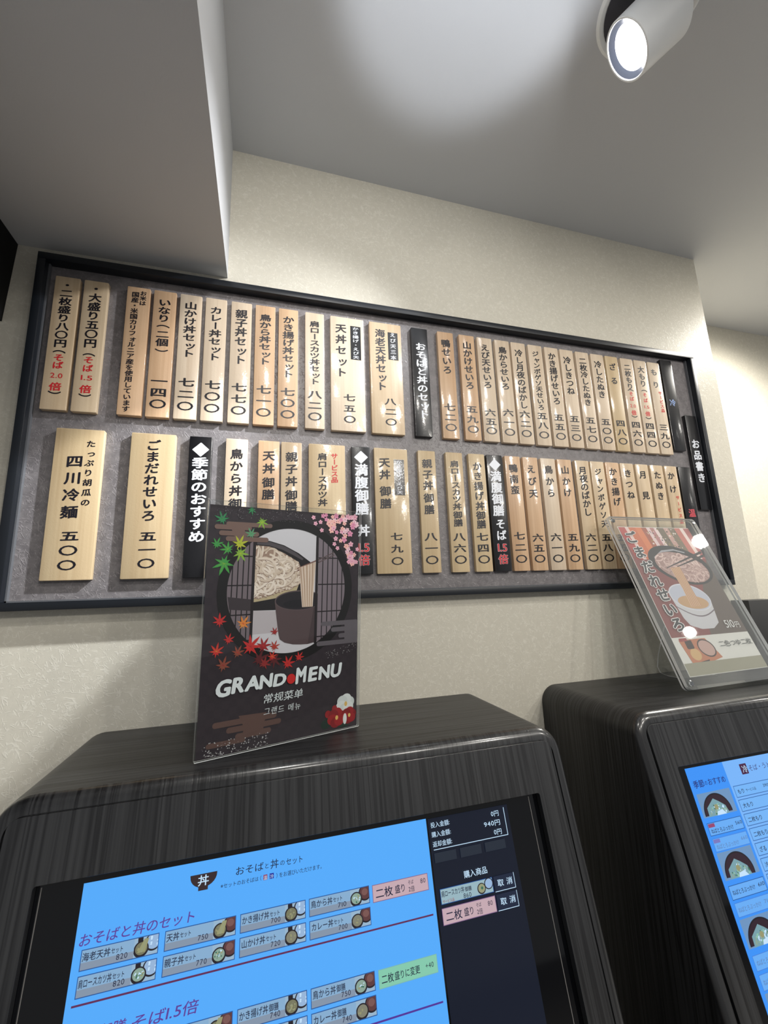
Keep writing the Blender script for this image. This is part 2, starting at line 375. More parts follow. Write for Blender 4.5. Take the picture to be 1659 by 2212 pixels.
# each: row, x centre, wide?, wood (0-3, 4 = black), what it says in plain words, columns
# column: text, first centre, last centre (fractions from the top), width of a character (fraction of plaque), sideways shift, ink
def nm(t, a, b, wf=0.60, dx=0.0, m=None): return (t, a, b, wf, dx, m or K, 'name')
def pr(t, a=0.715, b=0.90, wf=0.74, dx=0.0): return (t, a, b, wf, dx, K, 'price')
PL = [
 (UP, -0.4448, 0, 1, '二枚盛り八〇円 (そば2.0倍)', [nm('・二枚盛り八〇円', .065, .515, .52), nm('（', .578, .578, .5), nm('そば', .622, .678, .42, 0, R), ('2.0', .755, 0, .5, 0, R, 'flat'), nm('倍', .835, .835, .48, 0, R), nm('）', .878, .878, .5)]),
 (UP, -0.3875, 0, 1, '大盛り五〇円 (そば1.5倍)', [nm('・大盛り五〇円', .062, .49, .54), nm('（', .578, .578, .5), nm('そば', .618, .68, .42, 0, R), ('1.5', .752, 0, .5, 0, R, 'flat'), nm('倍', .835, .835, .48, 0, R), nm('）', .88, .88, .5)]),
 (UP, -0.2990, 0, 2, 'お米は国産・米国カリフォルニア産', [nm('お米は', .045, .125, .3, .2), nm('国産・米国カリフォルニア産を使用しています', .062, .955, .34, -.13)]),
 (UP, -0.2417, 0, 2, 'いなり 一四〇', [nm('いなり（二個）', .095, .485, .58), pr('一四〇', .725)]),
 (UP, -0.1837, 0, 0, '山かけ丼セット 七二〇', [nm('山かけ丼セット', .09, .485), pr('七二〇')]),
 (UP, -0.1257, 0, 0, 'カレー丼セット 七〇〇', [nm('カレー丼セット', .10, .49), pr('七〇〇')]),
 (UP, -0.0657, 0, 0, '親子丼セット 七七〇', [nm('親子丼セット', .10, .49), pr('七七〇')]),
 (UP, -0.0075, 0, 2, '鳥から丼セット 七一〇', [nm('鳥から丼セット', .105, .48), pr('七一〇')]),
 (UP, 0.0503, 0, 2, 'かき揚げ丼セット 七〇〇', [nm('かき揚げ丼セット', .095, .565), pr('七〇〇')]),
 (UP, 0.1179, 0, 0, '肩ロースカツ丼セット 八二〇', [nm('肩ロースカツ丼セット', .10, .605, .55), pr('八二〇')]),
 (UP, 0.2051, 1, 0, '天丼セット 七五〇', [nm('天丼セット', .105, .50, .34, -.19), pr('七五〇', .715, .90, .36, .03), ('かき揚げ・えび天', .07, .375, .29, .25, WH, 'label')]),
 (UP, 0.3125, 1, 1, '海老天丼セット 八二〇', [nm('海老天丼セット', .10, .585, .33, -.17), pr('八二〇', .715, .895, .36, .08), ('えび天三本', .08, .335, .29, .23, WH, 'label')]),
 (UP, 0.4130, 0, 4, 'おそばと丼のセット', [('おそばと丼のセット', .175, .80, .66, .04, WH, 'white')]),
 (UP, 0.4935, 0, 2, '鴨せいろ 七二〇', [nm('鴨せいろ', .11, .365), pr('七二〇')]),
 (UP, 0.5613, 0, 2, '山かけせいろ 五九〇', [nm('山かけせいろ', .10, .49), pr('五九〇')]),
 (UP, 0.6196, 0, 0, 'えび天せいろ 六五〇', [nm('えび天せいろ', .10, .465), pr('六五〇', .73)]),
 (UP, 0.6784, 0, 0, '鳥からせいろ 六一〇', [nm('鳥からせいろ', .10, .46), pr('六一〇')]),
 (UP, 0.7341, 0, 0, '冷し月夜のばかし 六二〇', [nm('冷し月夜のばかし', .105, .625, .58), pr('六二〇')]),
 (UP, 0.7936, 0, 0, 'ジャンボゲソ天せいろ 五八〇', [nm('ジャンボゲソ天せいろ', .09, .63, .5), pr('五八〇')]),
 (UP, 0.8525, 0, 0, 'かき揚げせいろ 五五〇', [nm('かき揚げせいろ', .09, .55, .58), pr('五五〇')]),
 (UP, 0.9088, 0, 0, '冷しきつね 五三〇', [nm('冷しきつね', .11, .43), pr('五三〇')]),
 (UP, 0.9677, 0, 0, '二枚冷したぬき 五七〇', [nm('二枚冷したぬき', .095, .53, .58), pr('五七〇')]),
 (UP, 1.0261, 0, 0, '冷したぬき 五〇〇', [nm('冷したぬき', .11, .43), pr('五〇〇')]),
 (UP, 1.0833, 0, 3, 'ざる 四八〇', [nm('ざる', .115, .265), pr('四八〇')]),
 (UP, 1.1443, 0, 0, '二枚もり (そば2.0倍) 四六〇', [nm('二枚もり', .095, .305, .55), nm('（', .347, .347, .5), nm('そば', .385, .44, .36, 0, R), ('2.0', .515, 0, .5, 0, R, 'flat'), nm('倍', .588, .588, .42, 0, R), nm('）', .628, .628, .5), pr('四六〇')]),
 (UP, 1.2010, 0, 0, '大もり (そば1.5倍) 四四〇', [nm('大もり', .10, .255, .58), nm('（', .335, .335, .5), nm('そば', .38, .44, .36, 0, R), ('1.5', .512, 0, .45, 0, R, 'flat'), nm('倍', .585, .585, .42, 0, R), nm('）', .63, .63, .5), pr('四四〇')]),
 (UP, 1.2580, 0, 0, 'もり サービス品 三九〇', [nm('もり', .11, .25, .58, -.05), nm('サービス品', .34, .53, .32, .2, R), pr('三九〇')]),
 (UP + 0.016, 1.3150, 0, 4, '冷', [('冷', .48, .48, .55, 0.02, blue_ink, 'white')]),
 (ZC + 0.2308, 1.3842, 0, 4, 'お品書き', [('お品書き', .31, .67, .72, 0.02, WH, 'white')]),
 (LO, -0.3875, 1, 3, '四川冷麺 五〇〇', [nm('四川冷麺', .225, .565, .35, -.06), nm('たっぷり胡瓜の', .10, .50, .2, .24), pr('五〇〇', .72, .905, .38, 0)]),
 (LO, -0.2438, 1, 3, 'ごまだれせいろ 五一〇', [nm('ごまだれせいろ', .085, .58, .33, 0), pr('五一〇', .72, .90, .38, .02)]),
 (LO, -0.1450, 0, 4, '季節のおすすめ', [('◆', .10, .10, .72, 0, WH, 'white'), ('季節のおすすめ', .195, .72, .72, 0, WH, 'white')]),
 (LO, -0.0661, 0, 0, '鳥から丼御膳', [nm('鳥から丼', .115, .39), nm('御膳', .485, .575)]),
 (LO, 0.0074, 0, 2, '天丼御膳', [nm('天丼', .115, .215), nm('御膳', .32, .41)]),
 (LO, 0.0609, 0, 1, '親子丼御膳', [nm('親子丼', .115, .305), nm('御膳', .41, .495)]),
 (LO, 0.1481, 1, 3, '肩ロースカツ丼 サービス品', [nm('肩ロースカツ丼', .10, .46, .27, -.13), nm('サービス品', .09, .28, .2, .2, R)]),
 (LO, 0.2350, 0, 4, '満腹御膳 丼 1.5倍', [('◆', .09, .09, .72, 0, WH, 'white'), ('満腹御膳', .19, .50, .72, 0, WH, 'white'), ('丼', .67, .67, .66, 0.05, WH, 'white'), ('1.5', .80, 0, .62, 0.04, R, 'redwhite'), ('倍', .895, .895, .62, 0.04, R, 'redwhite1')]),
 (LO, 0.3152, 1, 3, '天丼御膳 七九〇', [nm('天丼', .12, .22, .34, -.2), nm('御膳', .355, .455, .34, -.2), pr('七九〇', .715, .905, .36, .08), ('かき揚げ・えび天', .09, .385, .29, .23, WH, 'label')]),
 (LO, 0.4155, 0, 3, '親子丼御膳 八一〇', [nm('親子丼', .11, .295), nm('御膳', .40, .495), pr('八一〇')]),
 (LO, 0.4958, 0, 3, '肩ロースカツ丼御膳 八六〇', [nm('肩ロースカツ丼', .10, .465, .55), nm('御膳', .535, .60, .55), pr('八六〇')]),
 (LO, 0.5639, 0, 3, 'かき揚げ丼御膳 七四〇', [nm('かき揚げ丼', .11, .455, .58), nm('御膳', .535, .61, .58), pr('七四〇')]),
 (LO, 0.6196, 0, 4, '満腹御膳 そば 1.5倍', [('◆', .09, .09, .72, 0, WH, 'white'), ('満腹御膳', .19, .49, .72, 0, WH, 'white'), ('そば', .605, .70, .62, 0.05, WH, 'white'), ('1.5', .805, 0, .62, 0.04, R, 'redwhite'), ('倍', .90, .90, .62, 0.04, R, 'redwhite1')]),
 (LO, 0.6776, 0, 2, '鴨南蛮 七二〇', [nm('鴨南蛮', .11, .305), pr('七二〇', .705)]),
 (LO, 0.7360, 0, 2, 'えび天 六五〇', [nm('えび天', .11, .33), pr('六五〇', .72)]),
 (LO, 0.7954, 0, 0, '鳥から 六一〇', [nm('鳥から', .105, .32), pr('六一〇')]),
 (LO, 0.8523, 0, 2, '山かけ 五九〇', [nm('山かけ', .10, .31), pr('五九〇')]),
 (LO, 0.9150, 0, 1, '月夜のばかし 六二〇', [nm('月夜のばかし', .095, .485, .6), pr('六二〇')]),
 (LO, 0.9705, 0, 1, 'ジャンボゲソ天 五八〇', [nm('ジャンボゲソ天', .10, .59, .52), pr('五八〇')]),
 (LO, 1.0267, 0, 2, 'かき揚げ 五五〇', [nm('かき揚げ', .09, .38), pr('五五〇')]),
 (LO, 1.0830, 0, 1, 'きつね', [nm('きつね', .10, .31)]),
 (LO, 1.1411, 0, 1, '月見', [nm('月見', .105, .31)]),
 (LO, 1.2000, 0, 1, 'たぬき', [nm('たぬき', .10, .31)]),
 (LO, 1.2582, 0, 1, 'かけ サービス品', [nm('かけ', .10, .235, .6, -.06), nm('サービス品', .32, .56, .3, .2, R)]),
 (LO, 1.3157, 0, 4, '温', [('温', .47, .47, .6, 0.04, pink_ink, 'white')]),
]
for zb, xc, wide, wood, says, cols in PL:
    wd = 0.0910 if wide else 0.0492
    me = WIDE if wide else NARROW
    o = bpy.data.objects.new('menu_plaque', me); COL.objects.link(o); o.location = (xc, PY, zb); ORG[o.name] = Vector((xc, PY, zb))
    o.material_slots[0].link = 'OBJECT'; o.material_slots[0].material = black_m if wood == 4 else WOODS[wood]
    rowname = 'top row' if zb > ZC + 0.2 else 'bottom row'
    if wood == 4:
        lab = 'black plaque in the %s of the menu board lettered %s' % (rowname, says)
        if says == 'お品書き': lab = 'black plaque lettered お品書き at the right end of the menu board'
    else: lab = '%s%s wood plaque in the %s lettered %s' % ('wide ' if wide else '', WNAMES[wood], rowname, says)
    tag(o, lab, 'menu plaque', 'black heading plaques on the menu board' if wood == 4 else 'wooden menu plaques on the board')
    S = {}
    def sheet(kind, lift=0.0003):
        if kind not in S: S[kind] = Sheet((xc, PY - lift, zb + PH), (1, 0, 0), (0, 0, 1), (0, -1, 0))
        return S[kind]
    for text, a, b, wf, dx, m, kind in cols:
        em = wf * wd; cx = dx * wd; n = len(text)
        if kind == 'name':
            pitch = (b - a) * PH / max(n - 1, 1) if n > 1 else em
            ht = min(em * 0.88, pitch * 1.0) if n > 1 else em * 0.85
            sheet('red_lettering' if m is R else 'lettering').col(text, cx, -a * PH, -b * PH, em * 1.0, ht, m, 0.032, 0.09)
        elif kind == 'price': sheet('price_lettering').col(text, cx, -a * PH, -b * PH, em, em * 0.64, m, 0.032, 0.05)
        elif kind == 'flat': sheet('red_lettering').row(text, cx - em / 2, cx + em / 2, -a * PH, em * 0.66, m, 0.012)
        elif kind == 'white':
            pitch = (b - a) * PH / max(n - 1, 1) if n > 1 else em
            sheet('lettering').col(text, cx, -a * PH, -b * PH, em, min(em * 0.95, pitch * 0.97), m, 0.034 if m is WH else 0.02, 0.05)
        elif kind == 'redwhite':
            s = sheet('red_lettering', 0.0002); s.row(text, cx - em / 2, cx + em / 2, -a * PH, em * 0.95, WH, 0.045)
            s.h = 0.0002; s.row(text, cx - em / 2, cx + em / 2, -a * PH, em * 0.95, R, 0.026)
        elif kind == 'redwhite1':
            s = sheet('red_lettering', 0.0002); s.h = 0.0; s.col(text, cx, -a * PH, -b * PH, em, em * 0.9, WH, 0.045)
            s.h = 0.0002; s.col(text, cx, -a * PH, -b * PH, em, em * 0.9, R, 0.028)
        elif kind == 'label':
            s = sheet('black_label'); s.rect(cx - em * 0.54, cx + em * 0.54, -b * PH, -a * PH, black_m); s.h = 0.0002
            s.col(text, cx, -(a + 0.022) * PH, -(b - 0.022) * PH, em * 0.66, (b - a) * PH / n * 0.84, WH, 0.012)
    for kind, s in S.items():
        c = s.build(kind, o)
        if kind == 'red_lettering': c['label'] = 'red lettering'
        if kind == 'black_label': c['label'] = 'black strip with white lettering'

# ------------------------------------------------------------------ ticket machines
TN = Vector((0, -0.9695, 0.2452)); TD = Vector((0, -0.2452, -0.9695))      # front panel: outward normal, downward direction
FP = Vector((0, 0.7338, ZC - 0.263))                                      # point of the front plane at s = 0
HW, ZTOP, ZK = 0.435, ZC - 0.254, ZC - 0.263 - 0.66
def yF(z): return FP.y + 0.2529 * (max(z, ZK) - FP.z)
def outline(i):
    """machine outline seen from the front, inset by i: up the left side, over the top, down the right"""
    r = max(0.042 - i, 0.004); h = HW - i; zt = ZTOP - i; P = [(-h, 0.0), (-h, ZK * 0.5), (-h, ZK)]
    for k in range(1, 5): P.append((-h, ZK + (zt - r - ZK) * k / 5))
    for k in range(9): an = math.pi - k * math.pi / 16; P.append((-h + r + r * math.cos(an), zt - r + r * math.sin(an)))
    for k in range(1, 9): P.append((-(h - r) + 2 * (h - r) * k / 9, zt))
    for k in range(9): an = math.pi / 2 - k * math.pi / 16; P.append((h - r + r * math.cos(an), zt - r + r * math.sin(an)))
    for k in range(4, 0, -1): P.append((h, ZK + (zt - r - ZK) * k / 5))
    return P + [(h, ZK), (h, ZK * 0.5), (h, 0.0)]
def loft(loops):
    V = [p for L in loops for p in L]; n = len(loops[0]); F = []
    for k in range(len(loops) - 1):
        for i in range(n - 1): F.append([k * n + i, (k + 1) * n + i, (k + 1) * n + i + 1, k * n + i + 1])
    return V, F
def curve_solid(name, loops, depth, to3d, mat, parent):
    """flat shape with holes, given some depth: loops of (a, b)"""
    cu = bpy.data.curves.new('tmp', 'CURVE'); cu.dimensions = '2D'; cu.fill_mode = 'BOTH'; cu.extrude = depth / 2
    for L in loops:
        sp = cu.splines.new('POLY'); sp.points.add(len(L) - 1); sp.use_cyclic_u = True
        for p, (a, b) in zip(sp.points, L): p.co = (a, b, 0, 1)
    t = bpy.data.objects.new('tmp', cu); COL.objects.link(t); dg = bpy.context.evaluated_depsgraph_get(); dg.update()
    me = t.evaluated_get(dg).to_mesh(); V = [to3d(v.co.x, v.co.y, v.co.z - depth / 2) for v in me.vertices]; F = [list(p.vertices) for p in me.polygons]
    t.evaluated_get(dg).to_mesh_clear(); bpy.data.objects.remove(t); bpy.data.curves.remove(cu)
    return mesh_obj(name, V, F, mat, parent)
def rrect(a0, a1, b0, b1, r, n=6):
    P = []
    for cx, cy, st in ((a1 - r, b1 - r, 0), (a0 + r, b1 - r, 90), (a0 + r, b0 + r, 180), (a1 - r, b0 + r, 270)):
        for k in range(n + 1): an = math.radians(st + 90 * k / n); P.append((cx + r * math.cos(an), cy + r * math.sin(an)))
    return P
glass_m = flat('screen_glass', (5, 6, 10), 0.05, 0.5)
bezel_m = flat('bezel_line', (120, 118, 116), 0.35)
def E(name, rgb, k=0.9): return flat('lit_' + name, rgb, 0.12, 0.25, emit=k)
GH = 0.62                                                                  # lower end of the screen, down the slope
def machine(xc, label):
    t = thing('ticket_machine', label, 'ticket machine', (xc, 0.85, 0), 'ticket machines against the wall')
    P3 = lambda x, y, z: Vector((xc + x, y, z))
    loops = [[P3(x, 1.0285, z) for x, z in outline(0)]]
    r = 0.012
    for y in (0.95, 0.86, 0.78): loops.append([P3(x, max(y, yF(z) + r), z) if False else P3(x, 1.0285 + (yF(z) + r - 1.0285) * (1.0285 - y) / (1.0285 - 0.745) * 0.97, z) for x, z in outline(0)])
    loops.append([P3(x, yF(z) + r, z) for x, z in outline(0)])
    V, F = loft(loops)
    nb = len(outline(0)); F.append([nb - 1 - i for i in range(nb)])
    mesh_obj('body', V, F, wood_wrap, t, smooth=True)
    L2 = []
    for k in range(7):
        ph = math.pi / 2 * k / 6; i = r * (1 - math.cos(ph)); L2.append([P3(x, yF(z) + r * (1 - math.sin(ph)), z) for x, z in outline(i)])
    for i, d in ((0.019, 0.0), (0.0200, 0.0035), (0.0222, 0.0035), (0.0224, 0.02)): L2.append([P3(x, yF(z) + d, z) for x, z in outline(i)])
    V, F = loft(L2); mesh_obj('front_rim', V, F, wood_rim, t, smooth=True)
    # front panel with the opening for the screen
    h = HW - 0.0228
    P = [(-h, -0.68), (-h, -0.012 - 0.014)] + [(-h + 0.014 + 0.014 * math.cos(a), -0.026 + 0.014 * math.sin(a)) for a in [math.pi - k * math.pi / 12 for k in range(1, 6)]]
    P += [(-h + 0.014, -0.012), (h - 0.014, -0.012)] + [(h - 0.014 + 0.014 * math.cos(a), -0.026 + 0.014 * math.sin(a)) for a in [math.pi / 2 - k * math.pi / 12 for k in range(1, 6)]] + [(h, -0.026), (h, -0.68)]
    f3 = lambda a, b, d: FP + Vector((xc + a, 0, 0)) + TD * (-b) + TN * d
    fp = curve_solid('front_panel', [P, rrect(-0.369, 0.369, -GH, -0.0888, 0.004)], 0.012, lambda a, b, d: f3(a, b, d + 0.002), wood_rim, t)
    bm = bmesh.new(); bm.from_mesh(fp.data); bmesh.ops.remove_doubles(bm, verts=bm.verts, dist=1e-6); bm.to_mesh(fp.data); bm.free()
    bv = fp.modifiers.new('edge', 'BEVEL'); bv.width = 0.003; bv.segments = 4; bv.limit_method = 'ANGLE'; bv.angle_limit = math.radians(50)
    V, F = bm_data(box_bm(xc - h, xc + h, yF(0.3), yF(0.3) + 0.012, 0.0, ZK - 0.018, 0.001)); mesh_obj('lower_panel', V, F, wood_front, t)
    g = mesh_obj('screen', [f3(a, b, -0.0105) for a, b in ((-0.372, -GH - 0.003), (0.372, -GH - 0.003), (0.372, -0.085), (-0.372, -0.085))], [[0, 1, 2, 3]], glass_m, t)
    for x in (-0.3632, 0.3532):
        s = Sheet(FP + Vector((xc, 0, 0)) + TN * -0.0103, (1, 0, 0), -TD, TN); s.rect(x - 0.0006, x + 0.0006, -GH, -0.0935, bezel_m); s.build('bezel', t)
    return t, f3
def dsheet(xc, lift): return Sheet(FP + Vector((xc, 0, 0)) + TN * (-0.0105 + lift), (1, 0, 0), -TD, TN)

BLUE = E('sky_blue', (84, 170, 250)); DBL = E('tile_line', (38, 84, 150)); TILE = E('tile', (134, 172, 206)); TILE2 = E('tile_sand', (132, 148, 168))
DK = E('text_dark', (28, 34, 60)); PUR = E('violet', (92, 62, 150)); PINK = E('tile_pink', (196, 168, 176)); GRN = E('tile_green', (132, 200, 172))
NAVY = E('navy', (12, 20, 36)); NAV2 = E('navy_button', (26, 36, 58)); LW = E('white_line', (196, 226, 250)); BROWN = E('bowl_brown', (52, 38, 40))
RICE = E('rice', (150, 180, 215)); TEMP = E('tempura', (148, 152, 120)); BOWL = E('lacquer', (34, 30, 36)); WOODR = E('cup_red', (92, 58, 58)); EGG = E('curry', (128, 128, 110)); SALAD = E('greens', (138, 164, 150))
GHOST = E('ghost', (34, 42, 54)); REDI = E('icon_red', (140, 60, 96)); BLUI = E('icon_blue', (30, 40, 150)); LBL = E('page_pale', (120, 180, 248)); MBL = E('strip_blue', (60, 146, 246)); GREY = E('text_faint', (96, 130, 180)); NVT = E('navy_text', (34, 40, 110)); SANDP = E('mat_sand', (110, 148, 190)); LEAF = E('leaf', (60, 110, 90)); YOLK = E('yolk', (150, 150, 110)); MAG = E('red_tag', (150, 70, 110))

t1, f31 = machine(0.098, 'dark wood-grain ticket machine with a lit set-menu screen, black menu card on its top')
XA = 0.098
s = dsheet(XA, 0.0005); L = dsheet(XA, 0.0030)
# page and order column, x measured from the photograph's machine centre line
xo = lambda x: x - XA
s.rect(xo(-0.2175), xo(0.2598), -GH + 0.02, -0.0975, BLUE, 0.0)
s.rect(xo(0.2625), xo(0.4070), -GH + 0.02, -0.0985, NAVY)
def tile(x0, x1, a, b, text, price, pic, fill=TILE, small=0):
    s.rect(xo(x0), xo(x1), -b, -a, DBL); s.rect(xo(x0) + 0.0009, xo(x1) - 0.0009, -b + 0.0009, -a - 0.0009, fill)
    s.rect(xo(x0) + 0.0009, xo(x1) - 0.0009, -b + 0.0009, -(a + (b - a) * 0.62), TILE2)
    px = xo(x1) - 0.0009; cy = -(a + b) / 2
    if pic:
        y0, y1 = -b + 0.0009, -a - 0.0009
        s.rect(px - 0.0275, px, y0, y1, E('tile_photo', (150, 180, 204)))
        def cut(cx, cy, r, ry, m):                      # a round bowl cropped by the picture's edges
            s.poly([(min(max(cx + r * math.cos(t), px - 0.0275), px), min(max(cy + ry * math.sin(t), y0), y1)) for t in [math.pi * k / 18 for k in range(36)]], m)
        back = RICE if pic[0] == 'r' else WOODR
        cut(px - 0.0055, cy + 0.0030, 0.0098, 0.0092, BOWL); cut(px - 0.0052, cy + 0.0034, 0.0084, 0.0078, back)
        if pic[0] == 'r':
            s.rect(px - 0.0235, px - 0.0175, cy + 0.003, y1, BOWL)
            for k in range(9): cut(px - 0.0052 + 0.005 * math.cos(k * 2.1), cy + 0.0034 + 0.0045 * math.sin(k * 1.7), 0.0012, 0.0008, LW)
        else: cut(px - 0.0060, cy + 0.0040, 0.0045, 0.0040, E('cup_glint', (120, 84, 80)))
        cut(px - 0.0192, cy - 0.0022, 0.0088, 0.0082, BOWL)
        cut(px - 0.0190, cy - 0.0016, 0.0070, 0.0062, {'t': E('batter', (118, 118, 92)), 'e': EGG, 's': SALAD}[pic[1]])
        rg = random.Random(text)
        for k in range(16 if pic[1] != 'e' else 7):
            an = rg.uniform(0, 6.28); q = rg.uniform(0, 0.0052); s.disc(px - 0.0190 + q * math.cos(an), cy - 0.0016 + q * 0.85 * math.sin(an), rg.uniform(.0006, .0018), rg.uniform(.0005, .001), rg.choice({'t': [TEMP, EGG, YOLK], 'e': [YOLK, EGG], 's': [LEAF, LW, YOLK, SALAD]}[pic[1]]), 8, 0, 360, rg.uniform(0, 3))
        if text.startswith('海老') or text.startswith('天丼'):
            for k in range(3): s.poly([(px - 0.0235 + k * 0.003, cy - 0.005), (px - 0.0205 + k * 0.003, cy - 0.0055), (px - 0.0140 + k * 0.0016, cy + 0.0072), (px - 0.0160 + k * 0.0016, cy + 0.0076)], TEMP if k % 2 else YOLK)
    m = 'セット' if 'セット' in text else ('御膳' if '御膳' in text else '')
    head = text.replace(m, '') if m else text
    wh = min(0.0078 * len(head), 0.036)
    L.row(head, xo(x0) + 0.0022, xo(x0) + 0.0022 + wh, -(a + 0.0068), 0.0088, DK, 0.012)
    if m: L.row(m, xo(x0) + 0.0028 + wh, xo(x0) + 0.0028 + wh + 0.0046 * len(m) * (1.35 if m == '御膳' else 1), -(a + 0.0066), 0.0062 if m == 'セット' else 0.0078, DK, 0.014)
    if price: L.row(price, xo(x0) + 0.040, xo(x0) + 0.0535, -(a + 0.0138), 0.0078, DK, 0.0)
C = [(-0.2087, -0.1209), (-0.1140, -0.0264), (-0.0210, 0.0668), (0.0716, 0.1595)]
g1 = [[('海老天丼セット', '820', 'rt'), ('肩ロースカツ丼セット', '820', 'rs')], [('天丼セット', '750', 'mt'), ('親子丼セット', '770', 'ms')], [('かき揚げ丼セット', '700', 'rt'), ('山かけ丼セット', '720', 're')], [('鳥から丼セット', '710', 'ms'), ('カレー丼セット', '700', 'me')]]
for (x0, x1), col in zip(C, g1):
    for (tx, p, pic), (a, b) in zip(col, ((0.1645, 0.1848), (0.1890, 0.2094))): tile(x0, x1, a, b, tx, p, pic)
g2 = [[], [('天丼御膳', '790', 'mt')], [('かき揚げ丼御膳', '740', 'rt'), ('山かけ丼御膳', '', 're')], [('鳥から丼御膳', '750', 'ms'), ('カレー丼御膳', '740', 'me')]]
for (x0, x1), col in zip(C, g2):
    for (tx, p, pic), (a, b) in zip(col, ((0.2577, 0.2778), (0.2818, 0.3020))): tile(x0, x1, a, b, tx, p, pic)
def wide_tile(x0, x1, a, b, fill, line): s.rect(xo(x0), xo(x1), -b, -a, line); s.rect(xo(x0) + 0.0008, xo(x1) - 0.0008, -b + 0.0008, -a - 0.0008, fill)
wide_tile(0.1640, 0.2517, 0.1652, 0.1856, PINK, E('pink_line', (130, 100, 140))); wide_tile(0.1645, 0.2520, 0.2582, 0.2782, GRN, E('green_line', (120, 180, 180)))
def double(x0, b):
    L.row('二枚', xo(x0) + 0.004, xo(x0) + 0.031, -b, 0.0125, DK, 0.012); L.row('盛り', xo(x0) + 0.034, xo(x0) + 0.051, -b, 0.0105, DK, 0.012)
    L.row('そば', xo(x0) + 0.055, xo(x0) + 0.064, -b + 0.0045, 0.0055, DK, 0.005); L.row('2倍', xo(x0) + 0.055, xo(x0) + 0.065, -b - 0.0035, 0.0075, DK, 0.005)
    L.row('80', xo(x0) + 0.0745, xo(x0) + 0.0835, -b + 0.003, 0.008, DK, 0.002)
double(0.1640, 0.1757)
L.row('二枚', xo(0.1680), xo(0.1860), -0.2685, 0.0105, DK, 0.012); L.row('盛りに変更', xo(0.1870), xo(0.2250), -0.2685, 0.0095, DK, 0.01); L.row('+40', xo(0.2330), xo(0.2460), -0.2675, 0.008, DK, 0.002)
s.rect(xo(-0.2107), xo(0.2540), -0.2160, -0.2140, E('red_rule', (96, 44, 84))); s.rect(xo(-0.2107), xo(0.2540), -0.3100, -0.3080, E('violet_rule', (82, 50, 150)))
# bowl emblem, titles
s.poly([(xo(-0.0881), -0.1115), (xo(-0.0536), -0.1115)] + [(xo(-0.0708) + 0.0172 * math.cos(a), -0.1130 - 0.0135 * math.sin(a)) for a in [math.pi * k / 14 for k in range(15)]], BROWN)
s.rect(xo(-0.0771), xo(-0.0648), -0.1296, -0.1250, BROWN); L.row('丼', xo(-0.0785), xo(-0.0635), -0.1185, 0.0125, LW, 0.012)
L.row('おそば', xo(-0.0300), xo(0.0090), -0.1160, 0.0105, DK, 0.004); L.row('と', xo(0.0095), xo(0.0165), -0.1165, 0.0070, DK, 0.004); L.row('丼', xo(0.0175), xo(0.0300), -0.1160, 0.0115, DK, 0.004); L.row('の', xo(0.0310), xo(0.0385), -0.1165, 0.0070, DK, 0.004); L.row('セット', xo(0.0395), xo(0.0645), -0.1165, 0.0092, DK, 0.004)
L.row('※セットのおそばは（', xo(-0.0485), xo(0.0080), -0.1292, 0.0058, DK, 0.003); L.row('）をお選びいただけます。', xo(0.0240), xo(0.0945), -0.1300, 0.0062, DK, 0.003)
s.rect(xo(0.0085), xo(0.0140), -0.1326, -0.1266, REDI); s.rect(xo(0.0170), xo(0.0228), -0.1326, -0.1264, BLUI)
L.row('温', xo(0.0087), xo(0.0138), -0.1297, 0.005, LW, 0.0); L.row('冷', xo(0.0173), xo(0.0226), -0.1296, 0.0052, LW, 0.0)
L.row('おそばと丼のセット', xo(-0.2130), xo(-0.0770), -0.1545, 0.0135, PUR, 0.008, 0.12)
L.row('満腹御膳', xo(-0.2100), xo(-0.1480), -0.2430, 0.0140, PUR, 0.008, 0.12); L.row('そば1.5倍', xo(-0.1440), xo(-0.0670), -0.2430, 0.0140, PUR, 0.008, 0.12)
# order column
for b, tx, val in ((0.1110, '投入金額:', '0円'), (0.1235, '購入金額:', '940円'), (0.1360, '返却金額:', '0円')):
    L.row(tx, xo(0.2655), xo(0.2990), -b + 0.0040, 0.0080, LW, 0.004)
    L.row(val, xo(0.3890 - 0.0078 * len(val)), xo(0.3885), -b + 0.0035, 0.0088, LW, 0.006)
s.rect(xo(0.3984), xo(0.3994), -0.1394, -0.1015, LW); s.rect(xo(0.2668), xo(0.3994), -0.1398, -0.1389, LW)
for i, tx in enumerate(('千', '100', '100')):
    x = 0.2665 + 0.044 * i; s.rect(xo(x), xo(x + 0.037), -0.1560, -0.1436, GHOST)
L.row('購入商品', xo(0.3105), xo(0.3515), -0.1773, 0.0098, LW, 0.010)
wide_tile(0.2686, 0.3575, 0.1882, 0.2068, E('order_tile', (150, 180, 190)), DBL)
for cx, cy, r, m in ((0.3505, -0.1950, 0.0075, BOWL), (0.3507, -0.1950, 0.0062, RICE), (0.3375, -0.1990, 0.0072, BOWL), (0.3377, -0.1988, 0.0058, TEMP), (0.3385, -0.1985, 0.002, LEAF)): s.disc(xo(cx), cy, r, r * 0.95, m)
L.row('肩ロースカツ丼', xo(0.2698), xo(0.3080), -0.1943, 0.0080, DK, 0.012); L.row('御膳', xo(0.3090), xo(0.3205), -0.1948, 0.0062, DK, 0.014); L.row('サービス品', xo(0.2708), xo(0.2900), -0.2032, 0.0045, E('red_small', (150, 60, 70)), 0.006); L.row('860', xo(0.3050), xo(0.3190), -0.2022, 0.0082, DK, 0.002)
wide_tile(0.2680, 0.3577, 0.2110, 0.2308, PINK, E('pink_line', (130, 100, 140))); double(0.2685, 0.2210)
